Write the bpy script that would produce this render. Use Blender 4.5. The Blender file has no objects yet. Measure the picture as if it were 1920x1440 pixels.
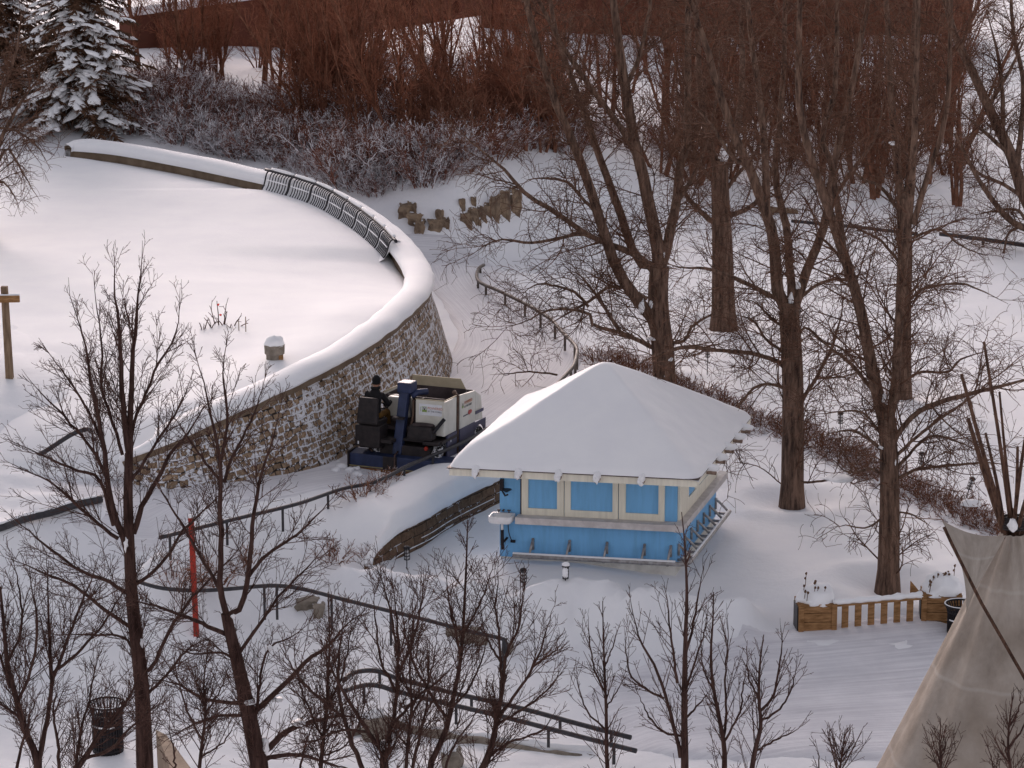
import bpy, bmesh, math, random
import numpy as np
from mathutils import Vector, Matrix, noise as mnoise
rng = np.random.default_rng(11)
random.seed(11)
C = bpy.context.scene.collection

# ------------------------------------------------------------------ camera model (used to survey the place)
CAM_H = 20.3
PITCH = math.radians(13.9)
FOC = 6000.0
FWD = np.array([0, math.cos(PITCH), -math.sin(PITCH)])
UPV = np.array([0, math.sin(PITCH), math.cos(PITCH)])
RGT = np.array([1.0, 0, 0])
CAM = np.array([0, 0, CAM_H])

def ray(px, py):
    return FWD + RGT * (px - 960) / FOC - UPV * (py - 720) / FOC
def P(px, py, z=0.0):
    d = ray(px, py)
    return CAM + d * ((z - CAM_H) / d[2])
def PY(px, py, Y):
    d = ray(px, py)
    return CAM + d * (Y / d[1])
def ppm(Y):
    return FOC / (Y * 1.03)

# ------------------------------------------------------------------ materials
def mat(name):
    m = bpy.data.materials.new(name)
    m.use_nodes = True
    nt = m.node_tree
    b = nt.nodes['Principled BSDF']
    return m, nt, b
def L(nt, a, b):
    nt.links.new(a, b)
def noise_node(nt, scale, detail=4, rough=0.55, coord='Object', vec=None):
    n = nt.nodes.new('ShaderNodeTexNoise')
    n.inputs['Scale'].default_value = scale
    n.inputs['Detail'].default_value = detail
    n.inputs['Roughness'].default_value = rough
    if vec is None:
        tc = nt.nodes.new('ShaderNodeTexCoord')
        vec = tc.outputs[coord]
    L(nt, vec, n.inputs['Vector'])
    return n
def ramp(nt, fac, stops):
    r = nt.nodes.new('ShaderNodeValToRGB')
    e = r.color_ramp.elements
    while len(e) < len(stops):
        e.new(0.5)
    for i, (p, c) in enumerate(stops):
        e[i].position = p
        e[i].color = (*c, 1) if len(c) == 3 else c
    L(nt, fac, r.inputs['Fac'])
    return r
def bump(nt, b, h, strength=0.3, dist=0.02):
    bp = nt.nodes.new('ShaderNodeBump')
    bp.inputs['Strength'].default_value = strength
    bp.inputs['Distance'].default_value = dist
    L(nt, h, bp.inputs['Height'])
    L(nt, bp.outputs['Normal'], b.inputs['Normal'])
    return bp
def mix(nt, fac, c1, c2):
    m = nt.nodes.new('ShaderNodeMix')
    m.data_type = 'RGBA'
    for k, c in ((6, c1), (7, c2)):
        if isinstance(c, tuple):
            m.inputs[k].default_value = (*c, 1)
        else:
            L(nt, c, m.inputs[k])
    if isinstance(fac, float):
        m.inputs[0].default_value = fac
    else:
        L(nt, fac, m.inputs[0])
    return m.outputs[2]
def math_node(nt, op, a, b_=None):
    m = nt.nodes.new('ShaderNodeMath')
    m.operation = op
    for i, v in enumerate((a, b_)):
        if v is None: continue
        if isinstance(v, (int, float)): m.inputs[i].default_value = v
        else: L(nt, v, m.inputs[i])
    return m.outputs[0]

def plain(name, c1, c2=None, scale=6, rough=0.7, metal=0.0, bumps=0.15, bscale=30, spec=0.3):
    m, nt, b = mat(name)
    c2 = c2 or tuple(x * 0.75 for x in c1)
    n = noise_node(nt, scale, 5)
    r = ramp(nt, n.outputs['Fac'], [(0.35, c2), (0.65, c1)])
    L(nt, r.outputs['Color'], b.inputs['Base Color'])
    b.inputs['Roughness'].default_value = rough
    b.inputs['Metallic'].default_value = metal
    b.inputs['Specular IOR Level'].default_value = spec
    if bumps:
        n2 = noise_node(nt, bscale, 4)
        bump(nt, b, n2.outputs['Fac'], bumps, 0.02)
    return m

def snow_mat(name, c_lo, c_hi, s1, strength, dist, s2=9.0, streak=None):
    m, nt, b = mat(name)
    n = noise_node(nt, s1, 6, 0.6)
    r = ramp(nt, n.outputs['Fac'], [(0.3, c_lo), (0.62, c_hi)])
    L(nt, r.outputs['Color'], b.inputs['Base Color'])
    b.inputs['Roughness'].default_value = 0.75
    b.inputs['Specular IOR Level'].default_value = 0.15
    n2 = noise_node(nt, s2, 6, 0.65)
    h = n2.outputs['Fac']
    if streak:
        tc = nt.nodes.new('ShaderNodeTexCoord')
        mp = nt.nodes.new('ShaderNodeMapping')
        mp.inputs['Scale'].default_value = streak
        L(nt, tc.outputs['UV'], mp.inputs['Vector'])
        n3 = noise_node(nt, 1.0, 5, 0.6, vec=mp.outputs['Vector'])
        h = math_node(nt, 'ADD', h, n3.outputs['Fac'])
        cc = ramp(nt, n3.outputs['Fac'], [(0.36, (0.80, 0.79, 0.81)), (0.6, (1, 1, 1))])
        mm = nt.nodes.new('ShaderNodeMix'); mm.data_type = 'RGBA'; mm.blend_type = 'MULTIPLY'
        mm.inputs[0].default_value = 0.8
        L(nt, r.outputs['Color'], mm.inputs[6]); L(nt, cc.outputs['Color'], mm.inputs[7])
        L(nt, mm.outputs[2], b.inputs['Base Color'])
    bump(nt, b, h, strength, dist)
    return m

M = {}
M['snow'] = snow_mat('fresh_snow', (0.80, 0.80, 0.83), (0.87, 0.865, 0.88), 0.6, 0.35, 0.05, 5.0)
M['snow_soft'] = snow_mat('drifted_snow', (0.83, 0.825, 0.85), (0.88, 0.875, 0.885), 0.8, 0.2, 0.03, 7.0)
M['snow_path'] = snow_mat('packed_snow', (0.70, 0.69, 0.72), (0.80, 0.79, 0.81), 0.5, 0.35, 0.03, 6.0, streak=(0.25, 26.0, 1.0))
M['snow_road'] = snow_mat('trodden_snow', (0.66, 0.655, 0.69), (0.80, 0.79, 0.82), 0.7, 0.5, 0.04, 5.0, streak=(0.35, 9.0, 1.0))

def bark_mat(name, dark, light, vs=(14, 14, 2.2), strength=0.8):
    m, nt, b = mat(name)
    tc = nt.nodes.new('ShaderNodeTexCoord')
    mp = nt.nodes.new('ShaderNodeMapping'); mp.inputs['Scale'].default_value = vs
    L(nt, tc.outputs['Object'], mp.inputs['Vector'])
    n = noise_node(nt, 1.0, 6, 0.7, vec=mp.outputs['Vector'])
    r = ramp(nt, n.outputs['Fac'], [(0.36, dark), (0.62, light)])
    L(nt, r.outputs['Color'], b.inputs['Base Color'])
    b.inputs['Roughness'].default_value = 0.9
    b.inputs['Specular IOR Level'].default_value = 0.1
    bump(nt, b, n.outputs['Fac'], strength, 0.04)
    return m
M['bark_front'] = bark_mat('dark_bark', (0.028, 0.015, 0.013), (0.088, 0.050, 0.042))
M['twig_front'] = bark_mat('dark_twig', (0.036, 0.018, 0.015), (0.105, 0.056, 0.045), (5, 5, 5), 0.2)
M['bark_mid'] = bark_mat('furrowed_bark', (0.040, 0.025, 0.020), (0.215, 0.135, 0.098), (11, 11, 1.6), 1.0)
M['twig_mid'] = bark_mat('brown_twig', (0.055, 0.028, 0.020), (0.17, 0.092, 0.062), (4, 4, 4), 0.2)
M['bark_far'] = bark_mat('glare_lifted_bark', (0.075, 0.030, 0.018), (0.25, 0.115, 0.072), (8, 8, 2), 0.5)  # red-brown bark, lightened so the colour carries veiling glare over the background
M['twig_far'] = bark_mat('glare_lifted_twig', (0.075, 0.030, 0.019), (0.24, 0.105, 0.066), (3, 3, 3), 0.2)  # same glare veil painted into the far twigs

M['twig_red'] = bark_mat('haze_red_twig', (0.14, 0.052, 0.030), (0.34, 0.14, 0.085), (3, 3, 3), 0.2)  # redder copy for the left thicket: reddish haze put into the twig colour

def dusted(name, c1, c2, thr=0.52, scale=2.2, up=True):
    """twigs or needles with snow caught on them"""
    m, nt, b = mat(name)
    n = noise_node(nt, scale, 6, 0.7)
    n2 = noise_node(nt, 0.9, 3, 0.5)
    s = math_node(nt, 'ADD', n.outputs['Fac'], math_node(nt, 'MULTIPLY', math_node(nt, 'SUBTRACT', n2.outputs['Fac'], 0.5), 0.5))
    if up:
        g = nt.nodes.new('ShaderNodeNewGeometry')
        sep = nt.nodes.new('ShaderNodeSeparateXYZ'); L(nt, g.outputs['Normal'], sep.inputs[0])
        s = math_node(nt, 'ADD', s, math_node(nt, 'MULTIPLY', sep.outputs['Z'], 0.10))
    r = ramp(nt, s, [(thr, (0, 0, 0)), (thr + 0.04, (1, 1, 1))])
    nb = noise_node(nt, 7, 3)
    base = ramp(nt, nb.outputs['Fac'], [(0.3, c1), (0.7, c2)])
    c = mix(nt, r.outputs['Color'], base.outputs['Color'], (0.78, 0.77, 0.80))
    L(nt, c, b.inputs['Base Color'])
    b.inputs['Roughness'].default_value = 0.9
    b.inputs['Specular IOR Level'].default_value = 0.1
    return m
M['twig_snowy'] = dusted('snow_dusted_twig', (0.12, 0.048, 0.034), (0.27, 0.12, 0.085), 0.515, 3.5)
M['twig_snowier'] = dusted('snow_laden_twig', (0.12, 0.055, 0.042), (0.27, 0.13, 0.10), 0.47, 3.0)
M['hedge'] = dusted('hedge_twig', (0.10, 0.045, 0.030), (0.30, 0.145, 0.09), 0.57, 6.0)
M['needle'] = dusted('spruce_needles', (0.065, 0.034, 0.020), (0.15, 0.080, 0.05), 0.66, 2.6)

def wood_mat(name, dark, light, scale=(3, 3, 30)):
    return bark_mat(name, dark, light, scale, 0.35)
M['planter_wood'] = wood_mat('weathered_cedar', (0.17, 0.085, 0.035), (0.36, 0.20, 0.095), (4, 4, 22))
M['post_wood'] = wood_mat('grey_brown_post', (0.13, 0.085, 0.055), (0.26, 0.18, 0.12), (16, 16, 2))
M['pole_wood'] = wood_mat('tent_pole', (0.035, 0.02, 0.015), (0.13, 0.072, 0.05), (18, 18, 2))
M['log_end'] = plain('log_end', (0.30, 0.21, 0.16), (0.10, 0.065, 0.05), 14)
M['dark_metal'] = plain('dark_metal', (0.035, 0.033, 0.04), (0.02, 0.018, 0.022), 20, 0.5, 0.3)
M['rail_metal'] = plain('painted_rail', (0.055, 0.052, 0.058), (0.032, 0.03, 0.034), 12, 0.5, 0.2)
M['rail_olive'] = plain('weathered_rail', (0.15, 0.12, 0.10), (0.06, 0.05, 0.045), 9, 0.6, 0.1)
M['bin_black'] = plain('black_steel', (0.022, 0.018, 0.022), (0.012, 0.01, 0.012), 25, 0.45, 0.2)
M['red'] = plain('red_paint', (0.42, 0.035, 0.018), (0.24, 0.02, 0.012), 5, 0.6)
def paint(name, c, streak=0.82, grime=(0.62, 0.56, 0.50)):
    m, nt, b = mat(name)
    tc = nt.nodes.new('ShaderNodeTexCoord')
    mp = nt.nodes.new('ShaderNodeMapping'); mp.inputs['Scale'].default_value = (9, 9, 0.9)
    L(nt, tc.outputs['Object'], mp.inputs['Vector'])
    n = noise_node(nt, 1.0, 5, 0.65, vec=mp.outputs['Vector'])
    r = ramp(nt, n.outputs['Fac'], [(0.3, tuple(x * streak for x in c)), (0.6, c)])
    n2 = noise_node(nt, 22, 5, 0.75)
    g = ramp(nt, n2.outputs['Fac'], [(0.66, (0, 0, 0)), (0.74, (0.45, 0.45, 0.45))])
    col = mix(nt, g.outputs['Color'], r.outputs['Color'], tuple(a * b_ for a, b_ in zip(c, grime)))
    L(nt, col, b.inputs['Base Color'])
    b.inputs['Roughness'].default_value = 0.6; b.inputs['Specular IOR Level'].default_value = 0.25
    bump(nt, b, n2.outputs['Fac'], 0.25, 0.01)
    return m
M['blue_wall'] = paint('sky_blue_paint', (0.19, 0.45, 0.75), 0.84)
M['cream'] = paint('cream_trim', (0.80, 0.75, 0.63), 0.84, (0.6, 0.52, 0.45))
M['counter'] = plain('grey_counter', (0.62, 0.575, 0.56), (0.47, 0.43, 0.42), 5, 0.5)
M['plinth'] = plain('pale_plinth', (0.72, 0.69, 0.63), (0.55, 0.52, 0.47), 4, 0.8)
M['porcelain'] = plain('porcelain', (0.78, 0.77, 0.78), (0.68, 0.67, 0.68), 6, 0.2, 0, 0.0, 10, 0.6)
M['steel'] = plain('galvanised_steel', (0.42, 0.40, 0.40), (0.25, 0.23, 0.22), 10, 0.45, 0.5)
M['steel_dark'] = plain('rusty_steel', (0.10, 0.06, 0.05), (0.05, 0.035, 0.03), 12, 0.6, 0.3)
M['canvas'] = None
M['machine_white'] = plain('machine_white', (0.66, 0.63, 0.56), (0.54, 0.51, 0.44), 2.5, 0.45)
M['machine_blue'] = plain('machine_blue', (0.030, 0.042, 0.10), (0.018, 0.026, 0.062), 5, 0.45)
M['machine_band'] = plain('machine_violet_band', (0.062, 0.060, 0.11), (0.045, 0.043, 0.08), 4, 0.5)
M['machine_dark'] = plain('machine_dark', (0.030, 0.022, 0.022), (0.014, 0.011, 0.012), 8, 0.6)
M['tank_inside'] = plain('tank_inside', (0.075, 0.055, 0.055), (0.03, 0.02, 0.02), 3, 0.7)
M['splash'] = plain('splash_board', (0.52, 0.44, 0.31), (0.42, 0.35, 0.24), 3, 0.6)
M['rust_pole'] = plain('brown_pole', (0.12, 0.07, 0.045), (0.07, 0.04, 0.03), 10, 0.6)
M['orange_brush'] = plain('orange_brush', (0.22, 0.10, 0.03), (0.10, 0.045, 0.02), 30, 0.9)
M['yellow_line'] = plain('dull_yellow', (0.33, 0.27, 0.14), None, 6)
M['tyre'] = dusted('snowy_tyre', (0.012, 0.012, 0.012), (0.05, 0.045, 0.045), 0.52, 14, False)
M['sign_white'] = plain('sign_white', (0.70, 0.70, 0.72), (0.64, 0.64, 0.66), 8, 0.4)
M['sign_green'] = plain('sign_green', (0.26, 0.36, 0.10), None, 8, 0.5)
M['sign_orange'] = plain('sign_orange', (0.55, 0.22, 0.13), (0.5, 0.2, 0.12), 8, 0.5)
M['sign_grey'] = plain('sign_grey', (0.14, 0.14, 0.15), None, 8, 0.5)
M['sign_red'] = plain('sign_red', (0.45, 0.06, 0.05), None, 8, 0.5)
M['jacket'] = plain('black_jacket', (0.012, 0.010, 0.012), (0.007, 0.006, 0.007), 14, 0.85)
M['trousers'] = plain('ochre_trousers', (0.17, 0.085, 0.018), (0.10, 0.05, 0.012), 10, 0.9)
M['skin'] = plain('skin', (0.36, 0.19, 0.13), (0.30, 0.15, 0.10), 8, 0.6)
M['hat'] = plain('dark_hat', (0.010, 0.009, 0.011), (0.006, 0.006, 0.007), 30, 0.95)
M['ribbon'] = plain('red_ribbon', (0.75, 0.06, 0.05), None, 8, 0.6)
M['dried'] = plain('dried_flower', (0.16, 0.09, 0.05), (0.08, 0.04, 0.025), 30, 0.9)
M['rock'] = plain('brown_rock', (0.34, 0.25, 0.17), (0.13, 0.09, 0.065), 3.0, 0.9, 0, 0.9, 6)
M['concrete'] = plain('rough_concrete', (0.27, 0.23, 0.19), (0.15, 0.125, 0.10), 5, 0.9, 0, 0.6, 12)
M['coping'] = plain('brown_coping', (0.20, 0.145, 0.10), (0.13, 0.09, 0.06), 2.5, 0.9, 0, 0.4, 14)
M['far_wall'] = plain('dark_brown_cladding', (0.15, 0.05, 0.030), (0.09, 0.032, 0.02), 0.25, 0.9, 0, 0.3, 3)
M['lamp_light'] = plain('lantern_glass', (0.55, 0.54, 0.55), None, 8, 0.3)

def canvas_mat():
    m, nt, b = mat('tan_canvas')
    tc = nt.nodes.new('ShaderNodeTexCoord')
    mp = nt.nodes.new('ShaderNodeMapping'); mp.inputs['Scale'].default_value = (14, 1.6, 1)
    L(nt, tc.outputs['UV'], mp.inputs['Vector'])
    n = noise_node(nt, 1.0, 6, 0.65, vec=mp.outputs['Vector'])
    r = ramp(nt, n.outputs['Fac'], [(0.25, (0.25, 0.215, 0.185)), (0.55, (0.37, 0.325, 0.285)), (0.8, (0.46, 0.41, 0.365))])
    n2 = noise_node(nt, 0.9, 4)
    r2 = ramp(nt, n2.outputs['Fac'], [(0.35, (0.78, 0.74, 0.70)), (0.65, (1, 1, 1))])
    mm = nt.nodes.new('ShaderNodeMix'); mm.data_type = 'RGBA'; mm.blend_type = 'MULTIPLY'; mm.inputs[0].default_value = 0.9
    L(nt, r.outputs['Color'], mm.inputs[6]); L(nt, r2.outputs['Color'], mm.inputs[7])
    # pale stitched seams across the cover
    w = nt.nodes.new('ShaderNodeTexWave'); w.wave_type = 'BANDS'; w.bands_direction = 'Y'
    w.inputs['Scale'].default_value = 0.21; w.inputs['Distortion'].default_value = 1.4; w.inputs['Detail'].default_value = 1
    L(nt, tc.outputs['UV'], w.inputs['Vector'])
    seam = ramp(nt, w.outputs['Fac'], [(0.994, (0, 0, 0)), (0.9997, (0.2, 0.2, 0.2))])
    c = mix(nt, seam.outputs['Color'], mm.outputs[2], (0.56, 0.53, 0.50))
    L(nt, c, b.inputs['Base Color'])
    b.inputs['Roughness'].default_value = 0.95
    b.inputs['Specular IOR Level'].default_value = 0.1
    n3 = noise_node(nt, 35, 3)
    bump(nt, b, math_node(nt, 'ADD', n.outputs['Fac'], math_node(nt, 'MULTIPLY', n3.outputs['Fac'], 0.2)), 0.35, 0.05)
    return m
M['canvas'] = canvas_mat()

def stone_wall_mat(name, bw, bh, mortar, thr, hues, n1w=0.75, mw=0.42, wob=0.10):
    """coursed rubble stone with snow caught on the ledges; UV is metres along / up the wall"""
    m, nt, b = mat(name)
    tc = nt.nodes.new('ShaderNodeTexCoord')
    nd = noise_node(nt, 2.2, 3, 0.5, vec=tc.outputs['UV'])
    sc = nt.nodes.new('ShaderNodeVectorMath'); sc.operation = 'SCALE'; sc.inputs['Scale'].default_value = wob
    L(nt, nd.outputs['Color'], sc.inputs[0])
    av = nt.nodes.new('ShaderNodeVectorMath'); av.operation = 'ADD'
    L(nt, tc.outputs['UV'], av.inputs[0]); L(nt, sc.outputs[0], av.inputs[1])
    br = nt.nodes.new('ShaderNodeTexBrick')
    br.inputs['Scale'].default_value = 1.0
    br.inputs['Brick Width'].default_value = bw
    br.inputs['Row Height'].default_value = bh
    br.inputs['Mortar Size'].default_value = mortar
    br.inputs['Mortar Smooth'].default_value = 0.35
    br.inputs['Bias'].default_value = 0.0
    br.offset = 0.45; br.squash = 0.7; br.squash_frequency = 3
    br.inputs['Color1'].default_value = (*hues[0], 1)
    br.inputs['Color2'].default_value = (*hues[1], 1)
    br.inputs['Mortar'].default_value = (0.05, 0.04, 0.035, 1)
    L(nt, av.outputs[0], br.inputs['Vector'])
    # per-stone + clumped snow cover
    n1 = noise_node(nt, 8.0, 6, 0.70, vec=tc.outputs['UV'])
    n2 = noise_node(nt, 0.55, 3, 0.5, vec=tc.outputs['UV'])
    nv = nt.nodes.new('ShaderNodeTexVoronoi'); nv.inputs['Scale'].default_value = 4.5
    L(nt, av.outputs[0], nv.inputs['Vector'])
    sepv = nt.nodes.new('ShaderNodeSeparateColor'); L(nt, nv.outputs['Color'], sepv.inputs[0])
    def cen(o, k): return math_node(nt, 'MULTIPLY', math_node(nt, 'SUBTRACT', o, 0.5), k)
    s = math_node(nt, 'ADD', cen(n1.outputs['Fac'], n1w), math_node(nt, 'ADD', cen(n2.outputs['Fac'], 0.9), cen(sepv.outputs[0], 0.45)))
    s = math_node(nt, 'ADD', math_node(nt, 'ADD', s, 0.5), math_node(nt, 'MULTIPLY', br.outputs['Fac'], mw))
    cov = ramp(nt, s, [(thr, (0, 0, 0)), (thr + 0.07, (1, 1, 1))])
    tone = ramp(nt, noise_node(nt, 9, 4, 0.6, vec=tc.outputs['UV']).outputs['Fac'], [(0.3, (0.55, 0.5, 0.48)), (0.7, (1.15, 1.1, 1.05))])
    mm = nt.nodes.new('ShaderNodeMix'); mm.data_type = 'RGBA'; mm.blend_type = 'MULTIPLY'; mm.inputs[0].default_value = 1
    L(nt, br.outputs['Color'], mm.inputs[6]); L(nt, tone.outputs['Color'], mm.inputs[7])
    c = mix(nt, cov.outputs['Color'], mm.outputs[2], (0.74, 0.73, 0.76))
    L(nt, c, b.inputs['Base Color'])
    b.inputs['Roughness'].default_value = 0.9
    b.inputs['Specular IOR Level'].default_value = 0.1
    h = math_node(nt, 'SUBTRACT', math_node(nt, 'MULTIPLY', cov.outputs['Color'], 0.6), br.outputs['Fac'])
    bump(nt, b, h, 0.9, 0.06)
    return m
M['stone_wall'] = stone_wall_mat('snowy_rubble_stone', 0.34, 0.15, 0.022, 0.60, [(0.37, 0.275, 0.19), (0.24, 0.175, 0.12)], 2.4, 0.30, 0.16)
M['block_wall'] = stone_wall_mat('brown_block_wall', 0.55, 0.20, 0.010, 0.98, [(0.21, 0.14, 0.095), (0.15, 0.10, 0.068)])
SKY_SAT=0.31; SKY_STR=0.22; SUN_STR=2.1; SUN_ANG=26; SUN_COL=(1.0,0.78,0.74)
# ------------------------------------------------------------------ object helpers
def tag(o, label=None, cat=None, group=None, kind=None):
    if label: o['label'] = label
    if cat: o['category'] = cat
    if group: o['group'] = group
    if kind: o['kind'] = kind
    return o
def empty(name, loc, label, cat, group=None, rz=0.0):
    o = bpy.data.objects.new(name, None)
    o.empty_display_size = 0.3
    C.objects.link(o)
    o.location = loc
    o.rotation_euler = (0, 0, rz)
    return tag(o, label, cat, group)
def link_mesh(name, me, m, parent=None):
    o = bpy.data.objects.new(name, me)
    C.objects.link(o)
    if m is not None:
        for mm in (m if isinstance(m, list) else [m]):
            me.materials.append(mm)
    if parent is not None:
        o.parent = parent
    return o
def origin_of(parent):
    """world matrix of a (possibly rotated) Empty, before the depsgraph has run"""
    mw = Matrix.Identity(4)
    ch = []
    while parent is not None:
        ch.append(parent); parent = parent.parent
    for p in reversed(ch):
        mw = mw @ Matrix.Translation(p.location) @ p.rotation_euler.to_matrix().to_4x4()
    return mw

class MB:
    """collects shapes; build() links them as ONE mesh object. World=True points are brought into the parent's frame."""
    def __init__(s):
        s.v = []; s.f = []; s.n = 0; s.mi = []; s.uv = None
    def add(s, verts, faces, mi=0):
        verts = np.asarray(verts, float).reshape(-1, 3)
        s.v.append(verts)
        for f in faces:
            s.f.append([i + s.n for i in f]); s.mi.append(mi)
        s.n += len(verts)
    def box(s, c, size, rot=None, mi=0, taper=None):
        hx, hy, hz = [x / 2 for x in size]
        v = np.array([[x, y, z] for z in (-hz, hz) for y in (-hy, hy) for x in (-hx, hx)])
        if taper is not None:
            v[4:, 0] *= taper[0]; v[4:, 1] *= taper[1]
        if rot is not None:
            v = v @ np.array(rot).T
        v = v + np.array(c)
        s.add(v, [(0, 2, 3, 1), (4, 5, 7, 6), (0, 1, 5, 4), (2, 6, 7, 3), (0, 4, 6, 2), (1, 3, 7, 5)], mi)
    def hexa(s, b, t, mi=0):
        """b, t: 4 bottom and 4 top corner points in the same order"""
        s.add(list(b) + list(t), [(3, 2, 1, 0), (4, 5, 6, 7), (0, 1, 5, 4), (1, 2, 6, 5), (2, 3, 7, 6), (3, 0, 4, 7)], mi)
    def tube(s, pts, r, n=8, cap=True, mi=0):
        pts = np.asarray(pts, float)
        K = len(pts)
        r = np.full(K, r) if np.isscalar(r) else np.asarray(r, float)
        v = tube_verts(pts[None], r[None], n)[0].reshape(-1, 3)
        f = [(k * n + i, k * n + (i + 1) % n, (k + 1) * n + (i + 1) % n, (k + 1) * n + i) for k in range(K - 1) for i in range(n)]
        if cap:
            f += [tuple(range(n))[::-1], tuple((K - 1) * n + i for i in range(n))]
        s.add(v, f, mi)
    def lathe(s, prof, c=(0, 0, 0), n=24, mi=0, cap=True):
        prof = np.asarray(prof, float)
        K = len(prof)
        a = np.linspace(0, 2 * math.pi, n, endpoint=False)
        v = np.stack([np.outer(prof[:, 0], np.cos(a)), np.outer(prof[:, 0], np.sin(a)), np.outer(prof[:, 1], np.ones(n))], -1).reshape(-1, 3) + np.array(c)
        f = [(k * n + i, k * n + (i + 1) % n, (k + 1) * n + (i + 1) % n, (k + 1) * n + i) for k in range(K - 1) for i in range(n)]
        if cap:
            f += [tuple(range(n))[::-1], tuple((K - 1) * n + i for i in range(n))]
        s.add(v, f, mi)
    def grid(s, arr, mi=0, close=False):
        """arr (R, K, 3) of points"""
        arr = np.asarray(arr, float)
        R, K = arr.shape[:2]
        f = []
        for i in range(R - 1):
            for j in range(K - (0 if close else 1)):
                j2 = (j + 1) % K
                f.append((i * K + j, i * K + j2, (i + 1) * K + j2, (i + 1) * K + j))
        s.add(arr.reshape(-1, 3), f, mi)
    def blob(s, c, size, n=10, amp=0.12, seed=0, flat=False, mi=0):
        """a noisy flattened lump (snow, stone)"""
        rows = []
        for i in range(n + 1):
            th = math.pi * i / n
            row = []
            for j in range(2 * n):
                ph = math.pi * j / n
                d = Vector((math.sin(th) * math.cos(ph), math.sin(th) * math.sin(ph), math.cos(th)))
                k = 1 + amp * 2 * mnoise.noise(d * 1.7 + Vector((seed * 3.1, seed * 1.7, 0))) + amp * mnoise.noise(d * 4.5 + Vector((seed, 5, 0)))
                z = d.z * size[2] * k
                if flat and z < 0: z *= 0.25
                row.append((c[0] + d.x * size[0] * k, c[1] + d.y * size[1] * k, c[2] + z))
            rows.append(row)
        s.grid(rows[::-1], mi, close=True)
    def build(s, name, m, parent=None, smooth=False, world=False, bevel=0.0, uvs=None):
        me = bpy.data.meshes.new(name)
        v = np.concatenate(s.v) if s.v else np.zeros((0, 3))
        if world and parent is not None:
            inv = np.array(origin_of(parent).inverted())
            v = v @ inv[:3, :3].T + inv[:3, 3]
        me.from_pydata(v.tolist(), [], s.f)
        if uvs is not None:
            lay = me.uv_layers.new(name='UVMap')
            idx = np.empty(len(me.loops), np.int32); me.loops.foreach_get('vertex_index', idx)
            lay.data.foreach_set('uv', np.asarray(uvs, np.float32)[idx].ravel())
        o = link_mesh(name, me, m, parent)
        if any(s.mi):
            me.polygons.foreach_set('material_index', s.mi)
        if smooth:
            me.polygons.foreach_set('use_smooth', [True] * len(me.polygons))
        me.update()
        if bevel:
            bm = bmesh.new(); bm.from_mesh(me)
            bmesh.ops.remove_doubles(bm, verts=bm.verts, dist=1e-5)
            es = [e for e in bm.edges if len(e.link_faces) == 2 and e.calc_face_angle(0) > 0.6]
            bmesh.ops.bevel(bm, geom=es, offset=bevel, segments=2, affect='EDGES', profile=0.6)
            bmesh.ops.recalc_face_normals(bm, faces=bm.faces)
            bm.to_mesh(me); bm.free(); me.update()
        return o

def nrm(a):
    return a / np.maximum(np.linalg.norm(a, axis=-1, keepdims=True), 1e-9)
def tube_verts(pts, rad, n):
    """pts (N,K,3), rad (N,K) -> (N,K,n,3)"""
    t = nrm(np.gradient(pts, axis=1))
    mean = nrm(pts[:, -1] - pts[:, 0])
    ref = np.where(np.abs(mean[:, 2:3]) < 0.8, np.array([[0, 0, 1.0]]), np.array([[0, 1.0, 0.15]]))[:, None, :]
    u = nrm(np.cross(t, np.broadcast_to(ref, t.shape)))
    w = np.cross(t, u)
    a = np.linspace(0, 2 * math.pi, n, endpoint=False)
    return pts[:, :, None, :] + rad[:, :, None, None] * (u[:, :, None, :] * np.cos(a)[None, None, :, None] + w[:, :, None, :] * np.sin(a)[None, None, :, None])
def quads_mesh(name, v, q):
    me = bpy.data.meshes.new(name)
    nv, nq = len(v), len(q)
    me.vertices.add(nv); me.vertices.foreach_set('co', np.ascontiguousarray(v, np.float32).ravel())
    me.loops.add(nq * 4); me.loops.foreach_set('vertex_index', np.ascontiguousarray(q, np.int32).ravel())
    me.polygons.add(nq)
    me.polygons.foreach_set('loop_start', np.arange(0, nq * 4, 4, dtype=np.int32))
    me.polygons.foreach_set('use_smooth', np.ones(nq, bool))
    me.update(calc_edges=True)
    return me
def tubes_mesh(name, batches):
    """batches: list of (pts (N,K,3), rad (N,K), sides)"""
    V, Q, off = [], [], 0
    for pts, rad, n in batches:
        if len(pts) == 0: continue
        N, K = pts.shape[:2]
        v = tube_verts(pts, rad, n).reshape(-1, 3)
        base = (np.arange(N) * K * n)[:, None, None]
        k = (np.arange(K - 1) * n)[None, :, None]
        i = np.arange(n)[None, None, :]; i2 = (i + 1) % n
        q = np.stack([base + k + i, base + k + i2, base + k + n + i2, base + k + n + i], -1).reshape(-1, 4)
        V.append(v); Q.append(q + off); off += len(v)
    return quads_mesh(name, np.concatenate(V), np.concatenate(Q))
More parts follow.
